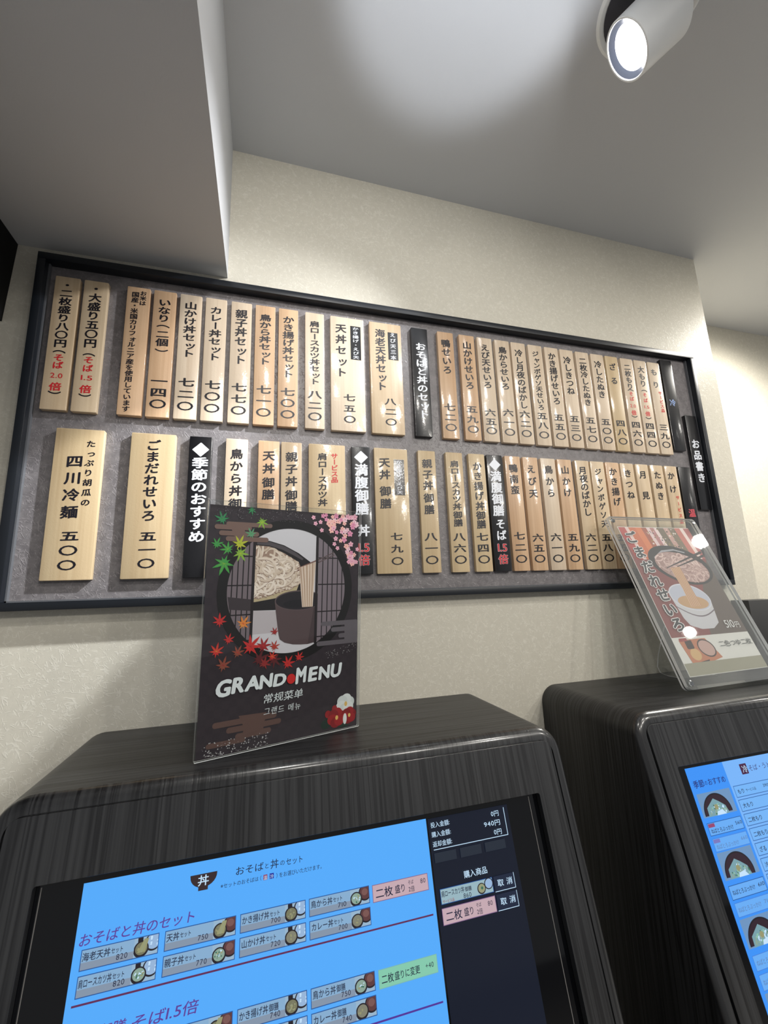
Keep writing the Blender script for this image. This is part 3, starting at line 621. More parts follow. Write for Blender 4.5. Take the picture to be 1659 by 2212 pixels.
for a, b in ((0.1885, 0.2078), (0.2110, 0.2308)):
    s.rect(xo(0.3600), xo(0.3965), -b, -a, NAV2); s.rect(xo(0.3957), xo(0.3965), -b, -a, LW); s.rect(xo(0.3600), xo(0.3965), -b, -b + 0.0008, LW)
    L.row('取 消', xo(0.3650), xo(0.3920), -(a + b) / 2 + 0.001, 0.0095, LW, 0.010)
d = s.build('display', t1); L.build('display_lettering', d)

t2, f32 = machine(1.145, 'dark wood-grain ticket machine at the right with a blue seasonal menu screen')
s = dsheet(1.145, 0.0005); L = dsheet(1.145, 0.0030); xo = lambda x: x - 1.145
s.rect(xo(0.8030), xo(1.28), -GH + 0.02, -0.0965, LBL); s.rect(xo(0.8030), xo(0.9010), -GH + 0.02, -0.0965, MBL)
s.rect(xo(1.31), xo(1.451), -GH + 0.02, -0.0985, NAVY)
L.row('季節', xo(0.8085), xo(0.8360), -0.1240, 0.0135, NVT, 0.012); L.row('の', xo(0.8370), xo(0.8445), -0.1245, 0.0085, NVT, 0.008); L.row('おすすめ', xo(0.8455), xo(0.8920), -0.1238, 0.0125, NVT, 0.010)
def noodle_bowl(a, b, seed):
    s.rect(xo(0.8102), xo(0.8950), -b, -a, SANDP); rng = random.Random(seed)
    cx, cy, R2 = xo(0.8500), -(a + 0.034), 0.0335
    def half(r, rb, m): s.poly([(cx + r * math.cos(t), cy + rb * math.sin(t)) for t in [math.pi * k / 24 - 0.18 for k in range(28)] if cy + rb * math.sin(t) > -b], m)
    half(0.0350, 0.0310, BOWL); half(0.0325, 0.0285, E('bowl_inside', (50, 34, 44)))
    s.poly([(cx - 0.026, -b), (cx - 0.025, -b + 0.014), (cx - 0.012, -b + 0.022), (cx - 0.004, -b + 0.027), (cx + 0.008, -b + 0.021), (cx + 0.021, -b + 0.013), (cx + 0.026, -b)], E('noodle_pile', (120, 160, 170)))
    for k in range(46):
        x = rng.uniform(-0.022, 0.022); y = rng.uniform(0.002, 0.020 - abs(x) * 0.5); m = rng.choice([SALAD, LEAF, LW, E('pale_green', (140, 190, 170)), SALAD])
        s.disc(cx + x, -b + y, rng.uniform(0.001, 0.003), rng.uniform(0.0008, 0.002), m, 10, 0, 360, rng.uniform(0, 3))
    s.disc(cx - 0.002, -b + 0.013, 0.0048, 0.0044, YOLK); s.poly([(cx - 0.006, -b), (cx - 0.003, -b + 0.006), (cx + 0.010, -b + 0.008), (cx + 0.018, -b)], LW)
noodle_bowl(0.1400, 0.1782, 1); noodle_bowl(0.2318, 0.2717, 2); noodle_bowl(0.3255, 0.3640, 3); noodle_bowl(0.419, 0.457, 4)
def btn(a, b, price, strong, red):
    ln = DBL if strong else E('faint_line', (70, 130, 220)); tx = DK if strong else GREY
    s.rect(xo(0.8105), xo(0.8966), -b, -a, ln); s.rect(xo(0.8114), xo(0.8957), -b + 0.0009, -a - 0.0009, E('btn_pale', (104, 172, 244)))
    if red: s.rect(xo(0.8122), xo(0.8280), -a - 0.0072, -a - 0.0016, MAG if strong else E('red_tag_faint', (120, 120, 190)))
    L.row('ねばとろぶっかけ', xo(0.8135), xo(0.8690), -(a + 0.0125 if red else a + 0.0095), 0.0080, tx, 0.008); L.row(price, xo(0.8760), xo(0.8935), -(a + 0.0085), 0.0075, tx, 0.0)
btn(0.1862, 0.2060, '560', 1, 1); btn(0.2100, 0.2300, '660', 0, 1); btn(0.2790, 0.2990, '610', 1, 0); btn(0.3028, 0.3225, '710', 0, 0); btn(0.372, 0.392, '560', 0, 0); btn(0.396, 0.416, '660', 0, 0)
for k, tx in enumerate(('もり', '大もり', '二枚もり', '二枚もり', 'ざる', '冷したぬき', '冷しきつね', 'えび天')):
    a = 0.1390 + 0.0231 * k; b = a + 0.0195
    s.rect(xo(0.9055), xo(1.0850), -b, -a, DBL); s.rect(xo(0.9064), xo(1.0841), -b + 0.0009, -a - 0.0009, E('btn_pale2', (116, 180, 246)))
    L.row(tx, xo(0.9100), xo(0.9100 + 0.0095 * len(tx)), -(a + 0.0098), 0.0088, DK, 0.010)
L.row('サービス品', xo(0.9320), xo(0.9600), -0.1490, 0.0055, DK, 0.004); L.row('390', xo(0.9800), xo(0.9960), -0.1475, 0.0075, DK, 0.0)
s.rect(xo(0.9410), xo(0.9595), -0.1236, -0.1056, E('icon_maroon', (70, 30, 64)), 0.001); L.row('冷', xo(0.9430), xo(0.9575), -0.1146, 0.0140, LW, 0.008)
L.row('そば・うどん', xo(0.9605), xo(1.0350), -0.1150, 0.0115, E('grey_blue_text', (70, 80, 130)), 0.006)
d = s.build('display', t2); L.build('display_lettering', d)

# ------------------------------------------------------------------ standing menu card (acrylic sleeve with a printed sheet)
YAW, LEAN, CW, CH = 0.3037, -0.0686, 0.2925, 0.4159
CU = Vector((math.cos(YAW), math.sin(YAW), 0)); CNb = Vector((-math.sin(YAW), math.cos(YAW), 0))
CV = Vector((0, 0, 1)) * math.cos(LEAN) + CNb * math.sin(LEAN); CN = CU.cross(CV); CO = Vector((-0.0972, 0.7833, ZTOP + 0.0012))
card = thing('menu_card', 'black GRAND MENU card with soba photo standing in clear acrylic on the near machine', 'menu card', tuple(CO))
def slab(name, O, U, W, Nn, a0, a1, b0, b1, d0, d1, m, parent, edge=None, r=0.003):
    L0 = rrect(a0, a1, b0, b1, r, 4); n = len(L0)
    V = [O + U * a + W * b + Nn * d for d in (d0, d1) for a, b in L0]
    F = [list(range(n))[::-1], [n + i for i in range(n)]] + [[i, (i + 1) % n, n + (i + 1) % n, n + i] for i in range(n)]
    return mesh_obj(name, V, F, [m, edge or m], parent, [0, 0] + [1] * n)
slab('front_sheet', CO, CU, CV, CN, -0.003, CW + 0.002, 0.0, CH + 0.004, 0.0006, 0.0028, acr, card, acr_edge, 0.002)
slab('back_sheet', CO, CU, CV, CN, -0.003, CW + 0.002, 0.0, CH + 0.004, -0.0052, -0.0030, acr, card, acr_edge, 0.002)
V = [CO + CU * a + Vector((0, 0, h)) + CNb * y for h in (0.0, 0.002) for a, y in ((0.03, 0.006), (CW - 0.01, 0.006), (CW - 0.01, 0.050), (0.03, 0.050))]
mesh_obj('foot', V, [[3, 2, 1, 0], [4, 5, 6, 7]] + [[i, (i + 1) % 4, (i + 1) % 4 + 4, i + 4] for i in range(4)], [acr, acr_edge], card, [0, 0, 1, 1, 1, 1])
s = Sheet(CO, CU, CV, CN); s.h = -0.0026; s.step = 1.2e-6
def PM(name, rgb): return flat('print_' + name, rgb, 0.5, 0.3)
rng = random.Random(7)
s.rect(0.0, 0.2915, 0.001, 0.4120, PM('charcoal', (46, 39, 45)))
for k in range(34):
    for j in range(24):
        if (k + j) % 2: s.rect(0.0 + j * 0.01215, 0.0 + (j + 1) * 0.01215, 0.001 + k * 0.01208, 0.001 + (k + 1) * 0.01208, PM('charcoal_check', (50, 42, 48)), 0, -0.0025)
s.h = -0.0024
cx, cy, RI, RO = 0.1478, 0.2648, 0.1135, 0.1292
# view through the round window
def clip(pts):                                      # keep points inside the round window
    o = []
    for a, b in pts:
        d = math.hypot(a - cx, b - cy); o.append((a, b) if d <= RI else (cx + (a - cx) * RI / d, cy + (b - cy) * RI / d))
    return o
s.disc(cx, cy, RI, RI, PM('grey_white', (206, 203, 208)), 90)
s.poly(clip([(0.02, 0.150), (0.28, 0.150), (0.28, 0.205), (0.20, 0.222), (0.02, 0.228)]) , PM('table_grey', (186, 178, 182)))
# black dish and noodles
s.poly([(0.0500, 0.3480), (0.0812, 0.3523), (0.1055, 0.3533), (0.1332, 0.3461), (0.1620, 0.3323), (0.1862, 0.3159), (0.195, 0.300), (0.193, 0.270), (0.170, 0.240), (0.12, 0.229), (0.0827, 0.230), (0.045, 0.2335), (0.0349, 0.2456), (0.036, 0.30)], PM('lacquer_black', (28, 24, 27)))
s.poly([(0.083, 0.3508), (0.1055, 0.3516), (0.1332, 0.3444), (0.155, 0.334), (0.172, 0.322), (0.170, 0.319), (0.150, 0.329), (0.130, 0.338), (0.105, 0.345), (0.083, 0.346)], PM('lacquer_sheen', (78, 72, 76)))
s.poly([(0.05, 0.262), (0.083, 0.2620), (0.1649, 0.276), (0.160, 0.262), (0.12, 0.250), (0.083, 0.2447), (0.05, 0.246)], PM('bamboo_mat', (186, 170, 136)))
NP = [(0.046, 0.330), (0.0816, 0.3444), (0.106, 0.3431), (0.1337, 0.3317), (0.1626, 0.3156), (0.1673, 0.3052), (0.170, 0.285), (0.1649, 0.2762), (0.1467, 0.2664), (0.115, 0.256), (0.0898, 0.2500), (0.070, 0.250), (0.046, 0.262)]
s.poly(NP, PM('noodle_shadow', (158, 132, 116)))
def inside(P, x, y):
    r = False; n = len(P)
    for i in range(n):
        (x1, y1), (x2, y2) = P[i], P[(i + 1) % n]
        if (y1 > y) != (y2 > y) and x < (x2 - x1) * (y - y1) / (y2 - y1) + x1: r = not r
    return r
def noodles(s, P, count, wid, step, n, tones, ang=(-0.7, 0.5), curl=0.5):
    xs = [p[0] for p in P]; ys = [p[1] for p in P]
    for k in range(count):
        for _ in range(40):
            x, y = rng.uniform(min(xs), max(xs)), rng.uniform(min(ys), max(ys))
            if inside(P, x, y): break
        an = rng.uniform(*ang); da = rng.uniform(-curl, curl); Lp, Rp = [], []; Ld, Rd = [], []
        for i in range(n):
            if not inside(P, x, y): break
            nx, ny = -math.sin(an), math.cos(an)
            Lp.append((x + nx * wid, y + ny * wid)); Rp.append((x - nx * wid, y - ny * wid)); Ld.append((x + nx * wid * 0.2, y + ny * wid * 0.2 - wid)); Rd.append((x - nx * wid, y - ny * wid - wid * 0.5))
            x += step * math.cos(an); y += step * math.sin(an); an += da; da += rng.uniform(-0.12, 0.12)
        if len(Lp) > 3: s.strip(Ld, Rd, tones[0]); s.strip(Lp, Rp, rng.choice(tones[1:]))
ntones = [PM('noodle_edge', (138, 110, 96)), PM('noodle_a', (222, 206, 190)), PM('noodle_b', (210, 192, 174)), PM('noodle_c', (232, 218, 204)), PM('noodle_d', (200, 180, 160))]
noodles(s, NP, 150, 0.0019, 0.0042, 22, ntones, (-0.9, 0.6), 0.38)
# chopsticks, dipping cup
for o_ in (0.0, -0.0045): s.poly([(0.160, 0.3045 + o_), (0.160, 0.3025 + o_), (0.2367, 0.3325 + o_), (0.2367, 0.3355 + o_)], PM('chopstick', (120, 84, 74)))
s.poly([(0.1191, 0.2430), (0.1285, 0.1850), (0.1310, 0.1770), (0.1400, 0.1705), (0.1560, 0.1660), (0.1718, 0.1645), (0.1850, 0.1640), (0.2000, 0.1665), (0.2080, 0.1720), (0.2110, 0.1800), (0.2128, 0.2420)], PM('cup_brown', (84, 68, 70)))
s.poly([(0.185, 0.165), (0.2000, 0.1665), (0.2080, 0.1720), (0.2110, 0.1800), (0.2128, 0.2420), (0.196, 0.236)], PM('cup_brown_dark', (70, 56, 59)))
s.disc(0.1660, 0.2450, 0.0470, 0.0182, PM('cup_rim', (92, 78, 80))); s.disc(0.1660, 0.2446, 0.0450, 0.0166, PM('cup_inside', (34, 30, 36))); s.disc(0.163, 0.2385, 0.028, 0.0075, PM('dip_sauce', (24, 22, 28)))
DP = [(0.1640, 0.3052), (0.1966, 0.3160), (0.1945, 0.270), (0.1932, 0.2320), (0.1719, 0.2319), (0.1675, 0.270)]
s.poly(DP, PM('lifted_noodle', (196, 172, 154)))
for k in range(16):
    f = (k + 0.5) / 16; ft = f + rng.uniform(-0.05, 0.05)
    A = [(0.1640 + 0.0326 * ft, 0.3052 + 0.0108 * ft), (0.1680 + 0.027 * f, 0.270), (0.1719 + 0.0213 * f, 0.233)]
    s.strip([(a - 0.0008, b) for a, b in A], [(a + 0.0006, b) for a, b in A], PM('lift_%d' % (k % 3), [(226, 208, 194), (168, 138, 112), (212, 190, 170)][k % 3]))
# sliding lattice screens on both sides
def lattice(xa, xb, bars, rows, tint):
    n = 40; top, bot = [], []
    for k in range(n + 1):
        x = xa + (xb - xa) * k / n; hh = math.sqrt(max(RI * RI - (x - cx) ** 2, 0)); top.append((x, cy + hh)); bot.append((x, cy - hh))
    s.strip(top, bot, tint)
    for x in bars:
        hh = math.sqrt(max(RI * RI - (x - cx) ** 2, 0)); s.rect(x - 0.0010, x + 0.0010, cy - hh, cy + hh, PM('lattice', (26, 20, 24)))
    for y in rows:
        hw = math.sqrt(max(RI * RI - (y - cy) ** 2, 0)); s.rect(max(xa, cx - hw), min(xb, cx + hw), y - 0.0011, y + 0.0011, PM('lattice', (26, 20, 24)))
scr_l = PM('screen_paper', (116, 104, 110)); scr_r = PM('screen_paper_right', (124, 112, 120))
lattice(0.0345, 0.0765, [0.0423, 0.0515, 0.0606, 0.0697], [0.3245, 0.2741, 0.2238, 0.1800], scr_l)
lattice(0.2030, 0.2612, [0.2122, 0.2229, 0.2330, 0.2440, 0.2542], [0.3239, 0.2733, 0.2221, 0.1760], scr_r)
s.poly([(0.0363, 0.255), (0.0763, 0.2495), (0.0763, 0.230), (0.040, 0.2335)], PM('dish_through_paper', (58, 50, 54)))
for y0 in (0.3255, 0.3205): s.poly([(0.2030, y0 - 0.004), (0.2030, y0 - 0.0065), (0.2367, y0 + 0.009), (0.2367, y0 + 0.011)], PM('stick_through_paper', (92, 76, 76)))
for x in (0.0785, 0.2000):
    hh = math.sqrt(RI * RI - (x - cx) ** 2); s.rect(x - 0.0026, x + 0.0026, cy - hh, cy + hh, PM('post', (30, 22, 26)))
s.ring(cx, cy, RI - 0.0005, RO, PM('ring_black', (18, 16, 17)), 96)
# mist bands
def bars(lst, m):
    for a0, a1, b, t_ in lst: s.rect(a0, a1, b - t_, b + t_, m, t_ * 0.98)
bars([(0.028, 0.1095, 0.3805, 0.0038), (0.0091, 0.0722, 0.3745, 0.0042), (0.0169, 0.0856, 0.3640, 0.0042), (0.0284, 0.1033, 0.3545, 0.0042)], PM('mist_brown', (116, 92, 84)))
s.poly([(0.030, 0.384), (0.062, 0.384), (0.060, 0.370), (0.064, 0.354), (0.045, 0.354), (0.040, 0.366)], PM('mist_brown', (116, 92, 84)))
bars([(0.0229, 0.130, 0.0490, 0.0046), (0.0453, 0.1386, 0.0375, 0.0046), (0.0602, 0.1210, 0.0255, 0.0046), (0.0146, 0.0772, 0.0190, 0.0040)], PM('mist_brown_low', (96, 72, 66)))
s.poly([(0.0643, 0.058), (0.1118, 0.056), (0.106, 0.024), (0.072, 0.026), (0.074, 0.038)], PM('mist_brown_low', (96, 72, 66)))
bars([(0.2113, 0.2915, 0.1985, 0.0042), (0.2328, 0.2915, 0.1865, 0.0042), (0.2487, 0.2915, 0.1740, 0.0042), (0.2030, 0.2915, 0.1622, 0.0042)], PM('mist_grey', (98, 92, 98)))
s.rect(0.262, 0.2915, 0.164, 0.200, PM('mist_grey', (98, 92, 98)))
# maple leaves, blossom, camellias, flecks of foil
def maple(x, y, r, rot, m, m2=None):
    P = []; lobes = [(-140, .55), (-95, .8), (-48, .97), (0, 1.05), (48, .97), (95, .8), (140, .55)]
    for i, (an, q) in enumerate(lobes):
        an2 = math.radians(an) + rot; w_ = 0.17
        P.append((x + r * 0.30 * math.cos(an2 - 0.40), y + r * 0.30 * math.sin(an2 - 0.40)))
        P.append((x + r * q * 0.62 * math.cos(an2 - w_), y + r * q * 0.62 * math.sin(an2 - w_)))
        P.append((x + r * q * math.cos(an2), y + r * q * math.sin(an2)))
        P.append((x + r * q * 0.62 * math.cos(an2 + w_), y + r * q * 0.62 * math.sin(an2 + w_)))
    P.append((x + r * 0.30 * math.cos(math.radians(140) + rot + 0.4), y + r * 0.30 * math.sin(math.radians(140) + rot + 0.4)))
    P.append((x + r * 0.7 * math.cos(math.pi + rot), y + r * 0.7 * math.sin(math.pi + rot)))
    s.poly(P, m)
    for an, q in lobes[1:6]:
        an2 = math.radians(an) + rot; c, d_ = math.cos(an2), math.sin(an2); t_ = r * 0.018
        s.poly([(x - d_ * t_, y + c * t_), (x + d_ * t_, y - c * t_), (x + r * q * 0.8 * c, y + r * q * 0.8 * d_)], m2 or m)
G1, G2, G3, GY = PM('leaf_green', (66, 150, 70)), PM('leaf_deep', (48, 128, 82)), PM('leaf_lime', (128, 172, 62)), PM('leaf_yellow', (182, 186, 52))
for x, y, r, ro, m, m2 in ((0.0211, 0.3875, .015, 1.9, G2, G1), (0.0708, 0.4080, .010, -1.4, G2, G1), (0.0898, 0.3870, .0135, -1.2, G3, GY), (0.0718, 0.3639, .0125, 2.0, PM('leaf_teal', (92, 150, 112)), G1), (0.0143, 0.3441, .0125, 1.2, G1, G2),
                           (0.0330, 0.3361, .0150, 2.4, G1, G3), (0.0540, 0.3299, .0165, -1.0, G3, GY), (0.0523, 0.3460, .0165, 1.2, GY, G3), (0.0278, 0.3122, .0215, -1.9, G1, G3)): maple(x, y, r, ro, m, m2)
R1, R2, R3, R4, OR = PM('leaf_red', (196, 46, 44)), PM('leaf_crimson', (150, 36, 40)), PM('leaf_brown', (138, 74, 58)), PM('leaf_wine', (92, 34, 38)), PM('leaf_orange', (222, 138, 62))
for x, y, r, ro, m, m2 in ((0.0257, 0.2149, .0145, 1.6, R1, R2), (0.0645, 0.2086, .0150, 1.0, OR, R1), (0.1213, 0.1903, .0095, 2.0, R2, R1), (0.0417, 0.1834, .0115, 1.3, R1, R2), (0.0950, 0.146, .019, 0.4, R4, R4), (0.1220, 0.143, .016, -0.8, R4, R4), (0.0229, 0.1662, .0150, 1.4, R1, OR), (0.0574, 0.1609, .0135, 1.1, R3, R1),
                           (0.0788, 0.1690, .0220, 0.8, R1, R2), (0.1011, 0.1678, .0165, 1.0, R2, R1), (0.1212, 0.1649, .0120, 1.2, PM('leaf_rust', (170, 64, 52)), R1), (0.0348, 0.1426, .0155, 1.3, R3, R2), (0.1179, 0.1480, .0110, 1.2, R1, OR), (0.1043, 0.1382, .0140, 0.5, PM('leaf_dim_red', (140, 46, 46)), R2), (0.1472, 0.1332, .0155, 1.0, R1, R2), (0.1682, 0.1417, .0115, 0.9, R1, R2)): maple(x, y, r, ro, m, m2)
BP = [(0.2082, 0.4110), (0.2863, 0.4110), (0.2900, 0.3950), (0.2712, 0.3755), (0.2780, 0.3550), (0.2876, 0.3260), (0.2724, 0.3056), (0.2600, 0.3433), (0.2361, 0.3605), (0.2150, 0.3836)]
pk = [PM('petal_a', (236, 178, 196)), PM('petal_b', (244, 204, 214)), PM('petal_c', (226, 150, 180)), PM('petal_d', (246, 190, 180))]
def flower(x, y, r, m):
    a0 = rng.uniform(0, 1.2)
    for k in range(5): an = a0 + k * 2 * math.pi / 5; s.disc(x + r * 0.52 * math.cos(an), y + r * 0.52 * math.sin(an), r * 0.50, r * 0.36, m, 12, 0, 360, an)
    s.disc(x, y, r * 0.2, r * 0.2, PM('petal_heart', (206, 90, 130)), 8)
cnt = 0
while cnt < 62:
    x, y = rng.uniform(0.205, 0.288), rng.uniform(0.305, 0.409)
    if inside(BP, x, y): flower(x, y, rng.uniform(0.0042, 0.0068), rng.choice(pk)); cnt += 1
for x, y in ((0.1900, 0.4020), (0.1945, 0.3905), (0.2050, 0.3940), (0.2360, 0.352), (0.2430, 0.3440), (0.2880, 0.343), (0.2860, 0.317), (0.2080, 0.3780)): flower(x, y, 0.0045, pk[0])
s.disc(0.2255, 0.0150, 0.010, 0.008, PM('camellia_leaf', (24, 48, 38))); s.disc(0.262, 0.0120, 0.016, 0.009, PM('camellia_leaf', (24, 48, 38))); s.disc(0.232, 0.0260, 0.007, 0.012, PM('camellia_leaf', (24, 48, 38)))
def camellia(x, y, r, m, m2):
    for k in range(6): an = k * math.pi / 3 + 0.3; s.disc(x + r * 0.45 * math.cos(an), min(max(y + r * 0.45 * math.sin(an), 0.009), 0.08), min(r * 0.55, 0.29 - (x + r * 0.45 * math.cos(an))), min(r * 0.5, max(y + r * .45 * math.sin(an) - 0.002, 0.006)), m if k % 2 else m2, 20)
    s.disc(x + 0.001, y, r * 0.16, r * 0.22, PM('stamen', (226, 186, 104)), 12)
camellia(0.2660, 0.0450, 0.0200, PM('camellia_white', (226, 230, 228)), PM('camellia_white_b', (212, 218, 216)))
s.disc(0.2431, 0.0400, 0.0055, 0.0062, R2, 16); s.disc(0.2294, 0.0320, 0.0060, 0.0068, R2, 16)
camellia(0.2471, 0.0230, 0.0190, PM('camellia_red', (160, 30, 36)), PM('camellia_red_b', (134, 22, 30)))
camellia(0.2740, 0.0230, 0.0165, PM('camellia_red', (160, 30, 36)), PM('camellia_red_b', (134, 22, 30))); s.disc(0.2655, 0.018, 0.004, 0.010, PM('camellia_white', (226, 230, 228)), 16)
for k in range(330):
    z_ = rng.random()
    if z_ < 0.36: x, y = rng.uniform(0.010, 0.18), rng.uniform(0.390, 0.409); q = rng.uniform(0.0003, 0.0012); m = PM('foil_dim', (104, 98, 102))
    elif z_ < 0.78:
        x = rng.uniform(0.008, 0.116); y = 0.003 + rng.random() ** 1.6 * 0.022; q = rng.uniform(0.0003, 0.0014); m = PM('foil_bright', (190, 188, 188))
    else:
        x = 0.2876 - rng.random() ** 1.4 * 0.07; y = 0.137 + (x - 0.2176) * 0.20 + rng.uniform(-0.006, 0.008); q = rng.uniform(0.0003, 0.0008); m = PM('foil_bright', (190, 188, 188))
    s.poly([(x - q, y), (x, y - q), (x + q, y), (x, y + q)], m)
sheet_o = s.build('printed_sheet', card)
L = Sheet(CO, CU, CV, CN); L.h = 0.0001
wt = PM('title_white', (226, 232, 234))
for ch, x, dy, hh, ww in (('G', 0.0370, -.002, .036, .034), ('R', 0.0615, .000, .034, .034), ('A', 0.0855, .000, .032, .034), ('N', 0.1085, .000, .031, .031), ('D', 0.1335, -.001, .028, .032), ('M', 0.1730, .002, .038, .027), ('E', 0.1965, .001, .034, .036), ('N', 0.2195, .001, .032, .031), ('U', 0.2440, .002, .034, .033)):
    L.char(ch, x, 0.1085 + dy, ww, hh, wt, 0.05, 0.06, rng.uniform(-0.06, 0.06), 0.10)
L.disc(0.1542, 0.1064, 0.0080, 0.0086, PM('dot_red', (206, 36, 36)), 28)
L.row('常规菜单', 0.1040, 0.1785, 0.0790, 0.0165, wt, 0.004, 0.1, 0.08); L.row('그랜드 메뉴', 0.1060, 0.1750, 0.0578, 0.0135, wt, 0.0, 0.1, 0.05)
L.build('printed_lettering', sheet_o)

# ------------------------------------------------------------------ leaning acrylic stand on the right machine
YAW, LEAN, SW, SH = 0.05, 0.3597, 0.3451, 0.4652
SU = Vector((math.cos(YAW), math.sin(YAW), 0)); SNb = Vector((-math.sin(YAW), math.cos(YAW), 0))
SV = Vector((0, 0, 1)) * math.cos(LEAN) + SNb * math.sin(LEAN); SN = SU.cross(SV); SO = Vector((0.9442, 0.8091, ZTOP + 0.0088))
st = thing('acrylic_stand', 'tilted clear acrylic frame with a ごまだれせいろ poster on the right machine', 'poster stand', tuple(SO))
slab('front_plate', SO, SU, SV, SN, 0, SW, 0, SH, -0.0008, 0.0072, acr_haze, st, acr_edge, 0.012)
slab('back_plate', SO, SU, SV, SN, 0, SW, 0, SH, -0.0085, -0.0042, acr, st, acr_edge, 0.012)
chrome = flat('screw_steel', (190, 192, 194), 0.18, 0.5, metal=1.0)
for a, b in ((0.014, 0.014), (SW - 0.014, 0.014), (0.014, SH - 0.014), (SW - 0.014, SH - 0.014)):
    V, F = lathe([(0, 0.0065), (0.002, 0.0065), (0.0032, 0.005), (0.0034, 0.0001)], SO + SU * a + SV * b + SN * 0.0072, SN, 20); mesh_obj('corner_screw', V, F, chrome, st, smooth=True)
V, F = bm_data(box_bm(0.975, 1.265, 0.812, 0.840, ZTOP + 0.0003, ZTOP + 0.0086, 0.001)); mesh_obj('foot_bar', V, F, acr, st)
# bent rear leg
leg = []
for a, y, z in ((0, 0.95, 0.175), (0, 1.000, 0.055), (0, 1.008, 0.022), (0, 1.001, 0.006), (0, 0.98, 0.0015), (0, 0.93, 0.0015)): leg.append((y, ZTOP + z))
V = []; F = []
for i, (y, z) in enumerate(leg):
    for x in (1.085, 1.205): V += [Vector((x, y, z)), Vector((x, y + 0.0028, z + 0.0014 if i > 2 else z))]
for i in range(len(leg) - 1):
    a = 4 * i; b = a + 4; F += [[a, a + 2, b + 2, b], [a + 1, b + 1, b + 3, a + 3], [a, b, b + 1, a + 1], [a + 2, a + 3, b + 3, b + 2]]
mesh_obj('rear_leg', V, F, [acr, acr_edge], st, [(0, 0, 1, 1)[i % 4] for i in range(len(F))])
s = Sheet(SO, SU, SV, SN); s.h = -0.0036; s.k = 0.97; s.step = 1.2e-6
rng = random.Random(21)
s.rect(0.0345, 0.3240, 0.0285, 0.4520, PM('poster_white', (214, 212, 206)))
s.rect(0.0365, 0.3240, 0.1240, 0.4505, PM('poster_maroon', (126, 60, 58)))
s.poly([(0.18, 0.1240), (0.3240, 0.1240), (0.3240, 0.34), (0.25, 0.26), (0.20, 0.18)], PM('poster_brown', (92, 78, 70)))
for x0, x1, m in ((0.0365, 0.062, (176, 62, 58)), (0.062, 0.075, (226, 196, 190)), (0.075, 0.102, (198, 104, 62)), (0.102, 0.126, (212, 122, 74)), (0.126, 0.146, (160, 84, 62)), (0.146, 0.160, (222, 196, 196)), (0.160, 0.176, (178, 120, 120)), (0.176, 0.190, (228, 206, 204)), (0.190, 0.216, (110, 96, 78)), (0.216, 0.236, (190, 150, 140)), (0.236, 0.262, (120, 104, 84)), (0.262, 0.285, (190, 110, 96)), (0.285, 0.300, (226, 206, 200)), (0.300, 0.3240, (170, 90, 86))):
    s.poly([(x0, 0.4505), (x1, 0.4505), (x1 + (0.012 if x1 < 0.32 else 0), 0.345), (x0 + 0.012, 0.345)], PM('stripe_%d' % int(x0 * 1000), m))
for k in range(70): s.disc(rng.uniform(0.135, 0.27), rng.uniform(0.37, 0.448), rng.uniform(.001, .004), rng.uniform(.001, .003), PM('pattern_%d' % (k % 3), [(226, 214, 206), (70, 62, 54), (150, 132, 70)][k % 3]), 9)
s.disc(0.2080, 0.3270, 0.1150, 0.0600, PM('dish_black', (34, 30, 34)), 60, 0, 360, -0.20)
s.poly([(min(0.3240, a), b) for a, b in [(0.118 + 0.0, 0.352), (0.16, 0.374), (0.21, 0.378), (0.25, 0.368), (0.25, 0.364), (0.21, 0.373), (0.16, 0.368), (0.122, 0.348)]], PM('dish_shine', (160, 160, 166)))
ND = [(0.2105 + 0.098 * math.cos(2 * math.pi * k / 30) * math.cos(-.2) - 0.046 * math.sin(2 * math.pi * k / 30) * math.sin(-.2), 0.3200 + 0.098 * math.cos(2 * math.pi * k / 30) * math.sin(-.2) + 0.046 * math.sin(2 * math.pi * k / 30) * math.cos(-.2)) for k in range(30)]
s.poly(ND, PM('noodle_rose_shadow', (160, 128, 122)))
noodles(s, ND, 90, 0.0024, 0.0052, 16, [PM('noodle_rose_edge', (146, 112, 108)), PM('nr_a', (206, 176, 168)), PM('nr_b', (190, 160, 152)), PM('nr_c', (216, 190, 182)), PM('nr_d', (178, 148, 142))], (-1.2, 1.2), 0.6)
for q in ((0.1458, 0.3177, 0.3214, 0.3680), (0.1900, 0.3210, 0.3230, 0.3560)): s.poly([(q[0], q[1] + 0.0012), (q[0], q[1] - 0.0012), (q[2], q[3] - 0.004), (q[2], q[3] + 0.004)], PM('chopstick_dark', (52, 42, 44)))
# white cup of sesame sauce
s.poly([(0.1040, 0.2380), (0.1130, 0.1720), (0.1240, 0.1520), (0.1600, 0.1400), (0.2050, 0.1400), (0.2330, 0.1540), (0.2480, 0.2130)], PM('cup_white', (196, 194, 198)))
s.disc(0.1770, 0.2290, 0.0735, 0.0385, PM('cup_white_rim', (208, 208, 216)), 48, 0, 360, -0.17); s.disc(0.1770, 0.2285, 0.0700, 0.0355, PM('cup_white_in', (186, 188, 202)), 48, 0, 360, -0.17)
s.disc(0.1790, 0.2140, 0.0560, 0.0190, PM('sesame_sauce', (190, 152, 112)), 40, 0, 360, -0.08)
s.strip([(0.1050 + 0.0001 * k, 0.2270 - 0.0014 * k) for k in range(0, 2)], [(0.1060, 0.2240), (0.1064, 0.2220)], PM('cup_band', (110, 96, 104)))
cb = [(0.1080 + 0.1380 * k / 20, 0.2060 - 0.0230 * math.sin(math.pi * k / 20) + (-0.013) * k / 20) for k in range(21)]; s.strip(cb, [(a, b - 0.0035) for a, b in cb], PM('cup_band', (110, 96, 104)))
